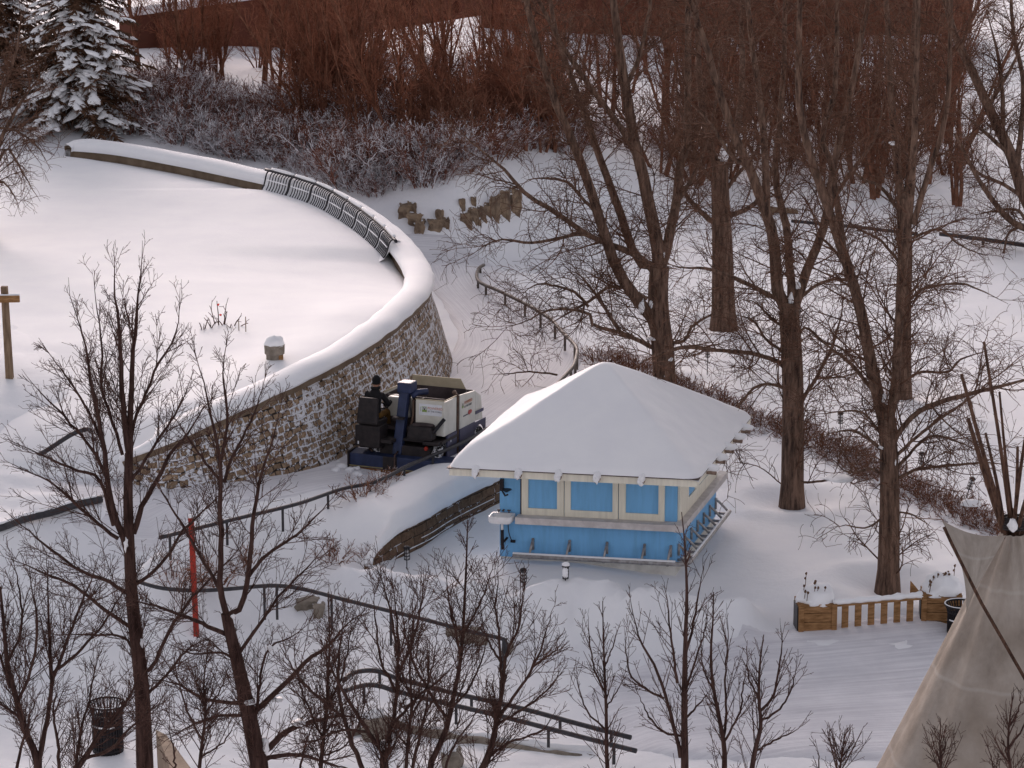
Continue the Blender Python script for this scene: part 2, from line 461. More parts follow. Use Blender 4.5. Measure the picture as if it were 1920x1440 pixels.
def spline(pts, K):
    """Catmull-Rom through pts, K samples evenly by length"""
    p = np.asarray(pts, float)
    if len(p) == 2:
        return p[0] + (p[1] - p[0]) * np.linspace(0, 1, K)[:, None]
    q = np.vstack([2 * p[0] - p[1], p, 2 * p[-1] - p[-2]])
    out = []
    for i in range(1, len(q) - 2):
        t = np.linspace(0, 1, 12, endpoint=False)[:, None]
        a, b, c, d = q[i - 1], q[i], q[i + 1], q[i + 2]
        out.append(0.5 * ((2 * b) + (c - a) * t + (2 * a - 5 * b + 4 * c - d) * t ** 2 + (-a + 3 * b - 3 * c + d) * t ** 3))
    out = np.vstack(out + [p[-1:]])
    s = np.concatenate([[0], np.cumsum(np.linalg.norm(np.diff(out, axis=0), axis=1))])
    u = np.linspace(0, s[-1], K)
    return np.stack([np.interp(u, s, out[:, k]) for k in range(out.shape[1])], 1)

# ------------------------------------------------------------------ terrain
GP = [  # surveyed heights: picture point, height
 (0,0,2.6),(200,60,3.0),(400,150,3.0),(560,130,2.6),(640,0,1.2),(960,0,.6),(1300,150,0),(1900,50,0),(1600,60,0),(1900,300,0),(1500,300,0),(1300,330,.2),
 (150,225,2.4),(400,255,2.0),(600,300,1.7),(720,350,1.8),(850,335,2.1),(950,303,2.0),(1050,290,1.7),(1130,286,1.5),(1220,295,.8),
 (740,465,.4),(800,462,.35),(880,458,.3),(980,442,.3),(1080,425,.25),(1150,400,.2),
 (860,500,.3),(850,560,.25),(900,600,.2),(880,680,.25),(830,760,.35),(750,890,.5),(640,885,.6),(560,900,.75),(450,915,1.0),(350,925,1.2),(250,940,1.25),(100,930,1.4),(0,950,1.4),
 (1000,520,.3),(1000,600,.15),(1080,600,.05),(1150,650,0),(1300,650,0),(1500,600,0),(1800,600,0),(1900,450,0),(1600,430,0),(1300,480,0),(1900,800,-.1),(1400,800,-.1),
 (1450,900,-.15),(1600,1000,-.15),(1720,970,-.15),(1000,760,.2),(960,800,.3),(900,860,.3),
 (640,925,.75),(500,975,.95),(400,1000,1.05),(300,1025,1.05),(600,1000,.6),(500,1040,.4),(400,1060,.4),(300,1080,.3),(650,1062,.12),
 (180,960,1.25),(0,1010,1.2),(100,1050,.7),(0,1100,.4),(100,1150,0),(250,1150,-.1),
 (150,775,2.1),(60,770,2.2),(60,860,1.6),(0,840,1.9),(165,850,1.5),
 (760,1040,-.15),(850,1000,-.15),(900,960,-.12),(1000,1055,-.08),(937,1052,-.06),(1150,1072,-.14),(1270,1083,-.26),(1340,1040,-.2),(1380,960,-.15),(1100,850,0),
 (850,1048,-.1),(1000,1076,-.06),(1120,1078,-.1),
 (700,1150,-.3),(850,1180,-.42),(1000,1200,-.5),(1150,1205,-.55),(1300,1210,-.55),(1400,1205,-.45),
 (0,1300,-.9),(0,1430,-1.1),(200,1400,-1.0),(300,1250,-.7),(450,1150,-.4),(560,1250,-.75),(600,1400,-1.0),(800,1240,-.65),(800,1400,-1.0),(1000,1280,-.7),(1000,1420,-.95),
 (1250,1420,-.85),(1200,1300,-.75),(1500,1250,-.6),(1500,1400,-.7),(1700,1270,-.6),(1850,1200,-.5),(1900,1420,-.75),(1490,1195,-.4),(1650,1180,-.35),(1800,1200,-.45),
 (1560,1110,-.1),(1850,1080,-.15),(1665,1100,-.15)]
_gx = np.array([P(*g) for g in GP])
# terrain is interpolated in log-range so that far and near points weigh alike
def _warp(x, y):
    y = np.maximum(y, 5.0)
    return np.stack([x / y * 60.0, np.log(y) * 45.0], -1)
_gw = _warp(_gx[:, 0], _gx[:, 1])
def _phi(d2):
    return 0.5 * d2 * np.log(d2 + 1e-9)
_n = len(GP)
_A = np.zeros((_n + 3, _n + 3))
_d2 = ((_gw[:, None] - _gw[None]) ** 2).sum(-1)
_A[:_n, :_n] = _phi(_d2) + np.eye(_n) * 0.02
_A[:_n, _n] = 1; _A[:_n, _n + 1:] = _gw; _A[_n, :_n] = 1; _A[_n + 1:, :_n] = _gw.T
_c = np.linalg.solve(_A, np.concatenate([_gx[:, 2], [0, 0, 0]]))
# wind-cut ridge of snow in front of the hut yard
_rq = ((600,1062,.2),(640,1066,.28),(720,1070,.32),(800,1075,.38),(870,1086,.40),(930,1099,.42),(985,1101,.45),(1050,1095,.48),(1120,1092,.48),(1200,1099,.42),(1270,1111,.32),(1330,1119,.2),(1390,1116,.28),(1440,1130,.0))
_rc = np.array([P(*q)[:2] for q in _rq])
def _tps(x, y):
    w = _warp(np.asarray(x, float), np.asarray(y, float))
    return _phi(((w[:, None] - _gw[None]) ** 2).sum(-1)) @ _c[:_n] + _c[_n] + w @ _c[_n + 1:]
_ra = np.maximum(np.array([q[2] for q in _rq]) - _tps(_rc[:, 0], _rc[:, 1]), 0)
_ra[0] = 0; _ra[-1] = 0
_ro = np.argsort(_rc[:, 0]); _rc = _rc[_ro]; _ra = _ra[_ro]
def ridge(x, y):
    yc = np.interp(x, _rc[:, 0], _rc[:, 1]); A = np.interp(x, _rc[:, 0], _ra, 0, 0)
    d = y - yc + 0.10 * np.sin(x * 3.1) + 0.06 * np.sin(x * 7.7 + 1)
    return A * np.where(d > 0, np.exp(-(np.abs(d) / 0.55) ** 1.4), np.exp(-(np.abs(d) / 0.60) ** 1.8))
def gz(x, y):
    x = np.asarray(x, float); y = np.asarray(y, float)
    sh = x.shape
    w = _warp(x.ravel(), y.ravel())
    out = np.empty(len(w))
    for i in range(0, len(w), 20000):
        ww = w[i:i + 20000]
        out[i:i + 20000] = _phi(((ww[:, None] - _gw[None]) ** 2).sum(-1)) @ _c[:_n] + _c[_n] + ww @ _c[_n + 1:]
    # outside the surveyed ground: settle to gentle level snow
    wx, wy = w[:, 0], w[:, 1]
    lo, hi = _gw.min(0), _gw.max(0)
    ex = np.maximum(np.maximum(lo[0] - wx, wx - hi[0]), 0) / 8 + np.maximum(np.maximum(lo[1] - wy, wy - hi[1]), 0) / 12
    k = np.exp(-ex ** 2)
    out = np.clip(out, -1.6, 3.6) * k + (-0.4) * (1 - k)
    out = out + ridge(x.ravel(), y.ravel())
    return out.reshape(sh)
def gz1(x, y):
    return float(gz(np.array([x]), np.array([y]))[0])
_YS = np.concatenate([np.arange(36, 112, .25), np.arange(112, 260, 1.0)])
def G(px, py, dz=0.0):
    """where the line of sight first meets the snow"""
    d = ray(px, py)
    pts = CAM[None] + d[None] * (_YS / d[1])[:, None]
    h = pts[:, 2] - gz(pts[:, 0], pts[:, 1])
    i = int(np.argmax(h < 0))
    if h[i] >= 0: i = len(_YS) - 1
    f = h[i - 1] / (h[i - 1] - h[i]) if i > 0 and h[i - 1] > 0 else 0
    p = pts[max(i - 1, 0)] * (1 - f) + pts[i] * f
    p[2] = gz1(p[0], p[1]) + dz
    return p
def fbm(x, y, s, oct=4):
    out = np.zeros(np.shape(x))
    xf, yf = np.ravel(x), np.ravel(y)
    o = np.array([mnoise.fractal(Vector((a * s, b * s, 0.3)), 1.0, 2.0, oct) for a, b in zip(xf, yf)])
    return o.reshape(np.shape(x))

def axis_pts(core_lo, core_hi, step, lo, hi, g=1.25):
    a = list(np.arange(core_lo, core_hi + 1e-6, step))
    s = step
    while a[-1] < hi: s *= g; a.append(a[-1] + s)
    s = step
    while a[0] > lo: s *= g; a.insert(0, a[0] - s)
    return np.array(a)
xs = axis_pts(-16, 16, 0.2, -900, 900)
ys = np.concatenate([axis_pts(52, 71, 0.15, -60, 60), np.arange(71.2, 108, .28), 108 + np.cumsum(0.28 * 1.05 ** np.arange(1, 100))])
ys = ys[ys < 1500]
gxx, gyy = np.meshgrid(xs, ys)
gzz = gz(gxx, gyy)
fine = (np.abs(gxx) < 40) & (gyy > 30) & (gyy < 200)
bumps = np.zeros(gxx.shape)
bumps[fine] = 0.045 * fbm(gxx[fine], gyy[fine], 0.55, 5)
churn = np.exp(-((gyy - 55) / 9.0) ** 2) + np.exp(-(((gxx + 9) / 3.5) ** 2 + ((gyy - 66) / 5) ** 2))
fine2 = fine & (churn > 0.05)
bumps[fine2] += 0.05 * churn[fine2] * fbm(gxx[fine2] + 40, gyy[fine2], 1.5, 4)
# hollows the wind leaves round trunks and posts, a ploughed rim beside the road, footprints
for (qx, qy, rr_, dp) in ((1247, 722, .75, .16), (1357, 608, .9, .18), (1485, 940, .75, .16), (1665, 1098, .75, .18), (1692, 738, .7, .15)):
    q = G(qx, qy); bumps -= dp * np.exp(-((gxx - q[0]) ** 2 + (gyy - q[1]) ** 2) / rr_ ** 2) - dp * .45 * np.exp(-((np.hypot(gxx - q[0], gyy - q[1]) - 1.35) / .4) ** 2)
q = P(1620, 1212, -.45)
cl = np.exp(-((gxx - q[0]) / 2.6) ** 2 - ((gyy - q[1]) / .9) ** 2)
m_ = cl > .05
bumps[m_] += cl[m_] * (.04 + .14 * fbm(gxx[m_] * 1.0 + 9, gyy[m_], 1.9, 4))
fr_ = random.Random(3)
for (xa, ya, xb, yb, n_) in ((40, 1180, 330, 1330, 26), (1330, 1230, 1720, 1225, 30), (960, 470, 1080, 540, 16), (20, 780, 120, 850, 18)):
    for k in range(n_):
        t = k / n_; q = P(xa + (xb - xa) * t + fr_.uniform(-14, 14), ya + (yb - ya) * t + fr_.uniform(-9, 9), 0)
        bumps -= .07 * np.exp(-((gxx - q[0]) ** 2 + (gyy - q[1]) ** 2) / .24 ** 2)
yc_ = np.interp(gxx, _rc[:, 0], _rc[:, 1]); aa_ = np.interp(gxx, _rc[:, 0], _ra, 0, 0)
cr = aa_ * np.exp(-((gyy - yc_ + .1) / .55) ** 2); m_ = cr > .02
bumps[m_] += cr[m_] * (.34 * fbm(gxx[m_] + 3, gyy[m_] * 1.4, 1.5, 4) + .16 * fbm(gxx[m_], gyy[m_], 3.6, 3))
mb = MB(); mb.grid(np.stack([gxx, gyy, gzz + bumps], -1))
ground = mb.build('snow_ground', M['snow'], smooth=True)
tag(ground, 'snow covered ground of the park', None, None, 'structure')

def strip(name, centre, width, m, lift, label, edge=0.25, K=80, uvs=True):
    """a sheet laid along a line on the terrain, its rims sunk under the snow"""
    c = spline(centre, K)
    w = np.interp(np.linspace(0, 1, K), np.linspace(0, 1, len(width)), width)
    t = nrm(np.gradient(c[:, :2], axis=0)); nn = np.stack([t[:, 1], -t[:, 0]], 1)
    s = np.concatenate([[0], np.cumsum(np.linalg.norm(np.diff(c[:, :2], axis=0), axis=1))])
    us = np.linspace(-1, 1, 25)
    rows, uv = [], []
    for i in range(K):
        p = c[i, :2][None] + nn[i][None] * (us * w[i] / 2)[:, None]
        tp_ = np.clip(min(i, K - 1 - i) / 8.0, 0, 1)
        z = gz(p[:, 0], p[:, 1]) + lift * tp_ - 0.12 * (1 - tp_) - edge * np.clip((np.abs(us) - 0.86) / 0.14, 0, 1) ** 1.5
        rows.append(np.concatenate([p, z[:, None]], 1)); uv += [(s[i], u * w[i] / 2) for u in us]
    mb = MB(); mb.grid(rows)
    return tag(mb.build(name, m, smooth=True, uvs=uv), label, None, None, 'structure')
path_c = [G(-60, 985), G(100, 935), G(250, 945), G(400, 920), G(560, 890), G(720, 850), G(850, 770), G(945, 700), G(975, 640), G(930, 580), G(885, 530), G(850, 495), G(760, 480), G(600, 470)]
strip('path', path_c, [3, 3, 3, 3, 3.2, 3.6, 3.9, 3.9, 3.8, 3.4, 2.8, 2.6, 3, 3], M['snow_path'], 0.07, 'packed snow path curving round the stone wall')
strip('road', [G(1100, 1360), G(1300, 1335), G(1500, 1315), G(1700, 1300), G(1950, 1280)], [3, 6, 7, 7.5, 8], M['snow_road'], 0.10, 'trodden snow road in front of the picket fence', 0.2)
# ------------------------------------------------------------------ round stone wall and the plaza it holds up
WP = [(121,256,2.98),(150,254,3.0),(240,262,3.0),(350,281,3.0),(440,299,3.0),(530,318,3.0),(600,337,2.98),(650,356,2.95),(700,385,2.9),(745,418,2.85),(778,450,2.8),(800,485,2.75),
      (807,515,2.72),(800,545,2.7),(780,573,2.7),(740,612,2.7),(680,655,2.7),(600,700,2.68),(520,738,2.6),(440,774,2.5),(360,812,2.35),(300,838,2.2),(245,860,1.85),(195,884,1.2),(150,905,.6)]
KW = 150
wc = spline([P(*q) for q in WP], KW)                       # outer edge of the coping
wt = nrm(np.gradient(wc[:, :2], axis=0))
wn = np.stack([-wt[:, 1], wt[:, 0]], 1)                    # outward
if np.dot(wn[KW // 2], np.array([1, 0])) < 0: wn = -wn
ws = np.concatenate([[0], np.cumsum(np.linalg.norm(np.diff(wc[:, :2], axis=0), axis=1))])
tt = np.linspace(0, 1, KW)
_px = np.array([960 + FOC * (p[0]) / (p[1] * math.cos(PITCH) + (CAM_H - p[2]) * math.sin(PITCH)) for p in wc])
_py = np.array([720 - FOC * ((p[2] - CAM_H) * math.cos(PITCH) + p[1] * math.sin(PITCH)) / (p[1] * math.cos(PITCH) + (CAM_H - p[2]) * math.sin(PITCH)) for p in wc])
near = np.clip((_py - 455) / 150.0, 0, 1)                   # 0 on the far arc, 1 on the arc towards us
near = near * near * (3 - 2 * near)
coping_z = wc[:, 2] - 0.32 * (1 - near)                    # far points were surveyed on top of the snow

wall = empty('stone_retaining_wall', (float(wc[70, 0]), float(wc[70, 1]), 0), 'tall curved rubble stone retaining wall of the raised plaza, capped with thick snow', 'wall')
rows, uv = [], []
NB = 14
for i in range(KW):
    zb = min(gz1(wc[i, 0], wc[i, 1]), coping_z[i] - 0.3) - 0.35
    hgt = coping_z[i] - 0.12 - zb
    r = []
    for j in range(NB + 1):
        f = j / NB
        z = coping_z[i] - 0.12 - f * hgt
        off = -0.06 + 0.31 * f * hgt + 0.03 * mnoise.noise(Vector((ws[i] * 0.8, z * 1.5, 0)))
        r.append((wc[i, 0] + wn[i, 0] * off, wc[i, 1] + wn[i, 1] * off, z)); uv.append((ws[i], z))
    rows.append(r)
mb = MB(); mb.grid(rows)
wall_face = mb.build('wall_face', M['stone_wall'], wall, True, True, uvs=uv)
# coping course
rows = []
for i in range(KW):
    p = wc[i]; n = wn[i]; z = coping_z[i]
    rows.append([(p[0] + n[0] * o, p[1] + n[1] * o, z + dz) for o, dz in ((-0.1, -0.14), (0.05, -0.14), (0.06, 0.0), (-0.55, 0.0), (-0.56, -0.75))])
mb = MB(); mb.grid(rows); mb.build('coping', M['coping'], wall, False, True)
# snow cap: a long pillow
th = 0.25 + 0.05 * np.array([mnoise.noise(Vector((s * 0.5, 0, 3))) for s in ws])
rows = []
for i in range(KW):
    p = wc[i]; n = wn[i]; z = coping_z[i]
    h = th[i] * (1.0 + 0.05 * near[i])
    e = 0.05 * mnoise.noise(Vector((ws[i] * 1.3, 7, 0)))
    h = h * (0.35 + 0.65 * min(1, math.sqrt(i / 3.0)))
    prof = [(-0.64, -0.10 - 0.15 * near[i]), (-0.70 + e, 0.05), (-0.66 + e, h * 0.6), (-0.52, h * 0.93), (-0.3, h * 1.02), (-0.1, h * 0.93), (0.05 + e * .6, h * 0.62), (0.11 + e, h * 0.25), (0.10 + e, 0.02), (0.03, -0.01)]
    rows.append([(p[0] + n[0] * o, p[1] + n[1] * o, z + dz) for o, dz in prof])
mb = MB(); mb.grid(rows); mb.build('snow_cap', M['snow_soft'], wall, True, True)

# plaza snow
def s_at(px, py, lo=0, hi=KW):
    d = (_px[lo:hi] - px) ** 2 + (_py[lo:hi] - py) ** 2
    return ws[lo + int(np.argmin(d))]
sB0, sB1 = s_at(530, 318), s_at(780, 452)
us = np.concatenate([np.linspace(0, 0.12, 14), np.linspace(0.14, 1, 26)])
rows = []
for i in range(KW):
    inner = np.array([wc[i, 0] - wn[i, 0] * 0.5, wc[i, 1] - wn[i, 1] * 0.5])
    far = np.array([-27.0, np.interp(tt[i], [0, 0.45, 1], [108, 88, 63])])
    p = inner[None] + (far - inner)[None] * us[:, None]
    d = np.linalg.norm(p - inner, axis=1)
    bs_ = np.clip((ws[i] - sB0) / .6, 0, 1) * np.clip((sB1 - ws[i]) / 1.2, 0, 1)
    z = coping_z[i] + (-0.26 + 0.26 * near[i]) + 0.16 * bs_ * (1 - near[i]) + 0 * d
    z = z + near[i] * 0.10 * np.exp(-((d - 0.9) / 1.1) ** 2) - (1 - near[i]) * 0.10 * np.exp(-(d / 0.9) ** 2)
    lvl = np.interp(tt[i], [0.0, 0.42, 0.55, 0.72, 1.0], [2.44, 2.44, 2.58, 2.62, 1.55]) + 0.0 * d
    k = np.clip(d / 7.5, 0, 1); k = k * k * (3 - 2 * k)
    z = z * (1 - k) + lvl * k
    # towards the near left the plaza slopes away to the path
    dn = np.clip((72.0 - p[:, 1]) / 6.0, 0, 1) * np.clip((-5.5 - p[:, 0]) / 3.0, 0, 1)
    z = z - 0.35 * dn
    z = z + 0.03 * fbm(p[:, 0], p[:, 1], 0.35, 3)
    if i == 0: z -= .2
    k2 = np.clip((i - (KW - 24)) / 22.0, 0, 1); k2 = k2 * k2 * (3 - 2 * k2)
    if k2 > 0: z = z * (1 - k2) + (gz(p[:, 0], p[:, 1]) - .25) * k2
    z[0] -= 0.1
    rows.append(np.concatenate([p, z[:, None]], 1))
plaza_rows = np.array(rows)
mb = MB(); mb.grid(rows)
tag(mb.build('plaza', M['snow_soft'], smooth=True), 'smooth untouched snow on the raised round plaza', None, None, 'structure')
_pl = plaza_rows.reshape(-1, 3)
def plaza_z(x, y):
    d = (_pl[:, 0] - x) ** 2 + (_pl[:, 1] - y) ** 2
    i = np.argsort(d)[:4]
    return float(np.average(_pl[i, 2], weights=1 / (d[i] + 0.05)))
def PL(px, py):
    z = 2.6
    for _ in range(6):
        p = P(px, py, z); z = plaza_z(p[0], p[1])
    p = P(px, py, z); p[2] = plaza_z(p[0], p[1]); return p

# curved slatted bench along the inside of the wall
def s_at(px, py, lo=0, hi=KW):
    d = (_px[lo:hi] - px) ** 2 + (_py[lo:hi] - py) ** 2
    return ws[lo + int(np.argmin(d))]
def w_at(s, off, z):
    x = np.interp(s, ws, wc[:, 0]); y = np.interp(s, ws, wc[:, 1]); a = np.interp(s, ws, wn[:, 0]); b = np.interp(s, ws, wn[:, 1]); c = np.interp(s, ws, coping_z)
    return np.array([x + a * off, y + b * off, c + z])
s0, s1 = s_at(530, 318), s_at(780, 452)
mid = w_at((s0 + s1) / 2, -0.7, 0)
bench = empty('curved_bench', mid, 'long curved bench of dark metal slats along the inside of the snow capped plaza wall', 'bench')
NS = 72
prof = [(-0.60, 0.36), (-0.67, 0.34), (-0.73, 0.26), (-0.77, 0.12), (-0.82, -0.04), (-0.90, -0.16)]
mod = 9
for k in range(NS):
    s = s0 + (s1 - s0) * (k + 0.5) / NS
    if k % mod == 0: continue
    mb = MB()
    mb.tube(spline([w_at(s, o, z) for o, z in prof], 9), 0.0175, 5)
    mb.build('slat', M['dark_metal'], bench, True, True)
for k in range(0, NS + 1, mod):
    s = s0 + (s1 - s0) * k / NS
    mb = MB(); mb.tube(spline([w_at(s, o - 0.0, z + .01) for o, z in prof], 9), 0.024, 6)
    mb.build('support', M['dark_metal'], bench, True, True)
rows = [[w_at(s, o, z + .03 * mnoise.noise(Vector((s * 1.3, o * 3, 0)))) for o, z in ((-.36, .26), (-.50, .27), (-.58, .20), (-.64, .08), (-.72, -.08), (-.84, -.24), (-1.2, -.40))] for s in np.linspace(s0 - .1, s1 - .25, 60)]
mb = MB(); mb.grid(rows); mb.build('snow_behind_bench', M['snow_soft'], wall, True, True)
mb = MB(); mb.tube([w_at(s, -0.585, 0.375) for s in np.linspace(s0 - 0.25, s1 + 0.3, 60)], 0.045, 8)
mb.build('top_rail', M['dark_metal'], bench, True, True)
for k in range(0, NS, mod):
    mb = MB()
    sa = s0 + (s1 - s0) * (k + 0.5) / NS; sb = s0 + (s1 - s0) * (k + mod - 0.5) / NS
    ss = np.linspace(sa, sb, 12)
    wv = 0.035 + 0.02 * np.sin(np.linspace(0.2, 2.9, 12))
    mb.tube([w_at(s, -0.765, 0.12) for s in ss], wv * 0.5, 6)
    mb.build('snow_trace', M['snow_soft'], bench, True, True)
    mb = MB(); mb.tube([w_at(s, -0.57, 0.435) for s in ss], wv, 8)
    mb.build('snow_trace', M['snow_soft'], bench, True, True)

# ------------------------------------------------------------------ planter bank with low block wall, between path and hut
BW = [(955,893,.46),(930,904,.46),(880,928,.46),(840,949,.46),(803,972,.46),(757,995,.45),(723,1020,.42),(704,1036,.38),(693,1051,.30),(694,1063,.20),(705,1072,.08)]
bw_top = spline([P(*q) for q in BW], 60)
bt = nrm(np.gradient(bw_top[:, :2], axis=0)); bn = np.stack([bt[:, 1], -bt[:, 0]], 1)
if bn[20, 1] > 0: bn = -bn
bs = np.concatenate([[0], np.cumsum(np.linalg.norm(np.diff(bw_top[:, :2], axis=0), axis=1))])
low = empty('planter_wall', (float(bw_top[30, 0]), float(bw_top[30, 1]), 0), 'low curved brown block wall beside the blue hut, with an overhanging drift of snow', 'wall')
rows, uv = [], []
for i in range(60):
    r = []
    for j in range(7):
        z = bw_top[i, 2] - j / 6 * 0.85
        r.append((bw_top[i, 0] + bn[i, 0] * 0.02 * (6 - j) * -1, bw_top[i, 1] + bn[i, 1] * -0.02 * (6 - j), z)); uv.append((bs[i], z))
    rows.append(r)
mb = MB(); mb.grid(rows); mb.build('wall_face', M['block_wall'], low, True, True, uvs=uv)
# ledge lines of snow on the courses
mb = MB()
for zz, a, b in ((0.11, 6, 36), (-0.02, 22, 50)):
    idx = np.arange(a, b)
    mb.tube([(bw_top[i, 0] + bn[i, 0] * 0.03, bw_top[i, 1] + bn[i, 1] * 0.03, zz) for i in idx],
            np.array([0.010 + 0.010 * mnoise.noise(Vector((i * 0.7, zz * 9, 0))) for i in idx]), 5)
mb.build('ledge_snow', M['snow_soft'], low, True, True)
RL = [(925,806),(870,848),(800,876),(740,902),(690,922),(640,938),(590,952),(540,966),(500,978)]
rl = spline([P(x, y, 0.85) for x, y in RL], 60)
rows = []
for i in range(60):
    a = bw_top[i]; b = rl[i]
    r = []
    e = 0.09 * mnoise.noise(Vector((bs[i] * 1.6, 2, 0))) + 0.04 * mnoise.noise(Vector((bs[i] * 5, 2, 0)))
    out = 0.08 + .7 * e
    t0 = a[2]
    fade = np.clip((i - 42) / 17, 0, 1); fade = fade * fade * (3 - 2 * fade)
    for o, z in ((-0.04, -0.02), (out - 0.05, 0.03 - .4 * abs(e)), (out, 0.09), (out - 0.03, 0.20), (out - 0.14, 0.36)):
        r.append((a[0] + bn[i, 0] * o, a[1] + bn[i, 1] * o, t0 + z * (1 - .7 * fade)))
    for f in np.linspace(0.10, 1, 16):
        q = a[:2] * (1 - f) + b[:2] * f
        g = gz1(q[0], q[1])
        z = t0 + 0.42 + (0.90 - t0 - 0.42) * f + 0.12 * math.sin(f * 3.1) + 0.06 * mnoise.noise(Vector((q[0] * 0.7, q[1] * 0.7, 4)))
        z = z * (1 - fade) + (g - 0.08) * fade
        r.append((q[0], q[1], z))
    bb = nrm(b[:2] - a[:2])
    for d, dz in ((0.25, -0.12), (0.55, -0.6)):
        r.append((b[0] + bb[0] * d, b[1] + bb[1] * d, r[15 + 5][2] + dz))
    rows.append(r)
bank_rows = np.array(rows)
mb = MB(); mb.grid(rows); mb.build('snow_bank', M['snow_soft'], low, True, True)
_bk = bank_rows.reshape(-1, 3)
def bank_z(x, y):
    d = (_bk[:, 0] - x) ** 2 + (_bk[:, 1] - y) ** 2
    i = np.argsort(d)[:3]
    if d[i[0]] > 0.6: return gz1(x, y)
    return max(gz1(x, y), float(_bk[i, 2].mean()))

# ------------------------------------------------------------------ blue hut
TH = math.radians(-13)
K0 = P(1268, 1060, 0.0)
hut = empty('refreshment_hut', K0, 'square sky blue hut with cream shutters and a thick pyramid of snow on its roof', 'hut', None, TH)
WX, WD = 3.85, 3.95      # width (towards -x), depth (towards +y); origin = front right corner
GZF = -0.45
def hb(name, m, c, s, parent=None, bevel=0.0, rot=None, smooth=False):
    mb = MB(); mb.box(c, s, rot); return mb.build(name, m, parent or hut, smooth, bevel=bevel)
HT = 2.20
walls = hb('wall', M['blue_wall'], (-WX / 2, WD / 2, HT / 2), (WX, WD, HT))
hb('plinth', M['plinth'], (-WX / 2, WD / 2, GZF / 2 - 0.003), (WX - 0.04, WD - 0.04, -GZF), bevel=0.01)
# shutters on the front: px edges 982,1062,1162,1245 -> metres from the right corner
def fx(px): return (px - 1268) / 86.0 / 0.985 
def shutter(x0, x1, p0, p1, zb, side=False, zt=2.16, pb=0.15):
    """frame from x0..x1 with a blue panel p0..p1; side=True lies on the right wall"""
    t = 0.05
    mb = MB()
    def B(a, b, z0, z1, d=t):
        if side: mb.box((d / 2 + 0.001, (a + b) / 2, (z0 + z1) / 2), (d, b - a, z1 - z0))
        else: mb.box(((a + b) / 2, -d / 2 - 0.001, (z0 + z1) / 2), (b - a, d, z1 - z0))
    B(x0, p0, zb, zt); B(p1, x1, zb, zt); B(p0, p1, zb, zb + pb); B(p0, p1, zt - 0.12, zt)
    o = mb.build('shutter', M['cream'], hut)
    mb = MB(); d = 0.02
    if side: mb.box((d / 2 + 0.002, (p0 + p1) / 2, (zb + pb + zt - 0.12) / 2), (d, p1 - p0 - 0.002, zt - zb - pb - 0.124))
    else: mb.box(((p0 + p1) / 2, -d / 2 - 0.002, (zb + pb + zt - 0.12) / 2), (p1 - p0 - 0.002, d, zt - zb - pb - 0.124))
    mb.build('panel', M['blue_wall'], o)
    return o
CT = 0.98
shutter(fx(983.5), fx(1061.3), fx(995.5), fx(1049), CT)
shutter(fx(1062.8), fx(1161), fx(1074), fx(1151), CT)
shutter(fx(1162.5), fx(1246), fx(1175), fx(1235), CT)
hb('door_gap', M['steel_dark'], (fx(981.8), -0.015, (CT + 2.16) / 2), (0.025, 0.03, 2.16 - CT))
shutter(0.06, 1.75, 0.92, 1.62, CT, True, pb=0.28)
shutter(1.77, 3.8, 1.92, 3.66, CT, True, pb=0.28)
# counters
mb = MB(); mb.box((fx(1280) - (fx(1280) - fx(977)) / 2 + 0.0, -0.16, CT - 0.075), (fx(1280) - fx(977), 0.30, 0.15)); 
mb.build('counter', M['counter'], hut, bevel=0.012)
mb = MB(); mb.hexa([(0.005, -0.305, CT - .16), (0.20, -0.305, CT - .16), (0.20, 4.25, CT - .16), (0.005, 4.25, CT - .16)],
                   [(0.005, -0.305, CT + .01), (0.20, -0.305, CT - .02), (0.20, 4.25, CT - .02), (0.005, 4.25, CT + .01)])
mb.build('counter', M['counter'], hut, bevel=0.01)
# foot rails on brackets
def bracket(x, y, dx, dy, parent):
    mb = MB()
    mb.tube([(x, y, 0.42), (x + dx * 0.3, y + dy * 0.3, 0.36), (x + dx, y + dy, 0.13)], [0.03, 0.028, 0.026], 6)
    mb.box((x + dx * 0.06, y + dy * 0.06, 0.32), (0.05, 0.05, 0.26))
    mb.box((x + dx * .5, y + dy * .5, 0.09), (0.05 + abs(dx) * .9, 0.05 + abs(dy) * .9, 0.05))
    mb.build('bracket', M['steel'], parent, True)
mb = MB(); mb.tube([(fx(974), -0.33, 0.13), (0.10, -0.33, 0.13)] + [(0.10 + 0.22 * math.sin(a), -0.33 + 0.22 * (1 - math.cos(a)), 0.13) for a in np.linspace(.2, 1.5, 5)] + [(0.32, 3.9, 0.13)], 0.052, 9)
rail = mb.build('foot_rail', M['steel'], hut, True)
for px in (1004, 1072, 1141, 1210, 1258): bracket(fx(px), 0.0, 0, -0.33, rail)
for y in np.linspace(0.12, 3.85, 7): bracket(0.0, float(y), 0.32, 0, rail)
mb = MB(); mb.tube([(fx(974), -0.33, 0.178), (0.05, -0.33, 0.178)], 0.03, 6); mb.tube([(0.32, .1, 0.178), (0.32, 3.8, 0.178)], 0.026, 6)
mb.build('rail_snow', M['snow_soft'], rail, True)
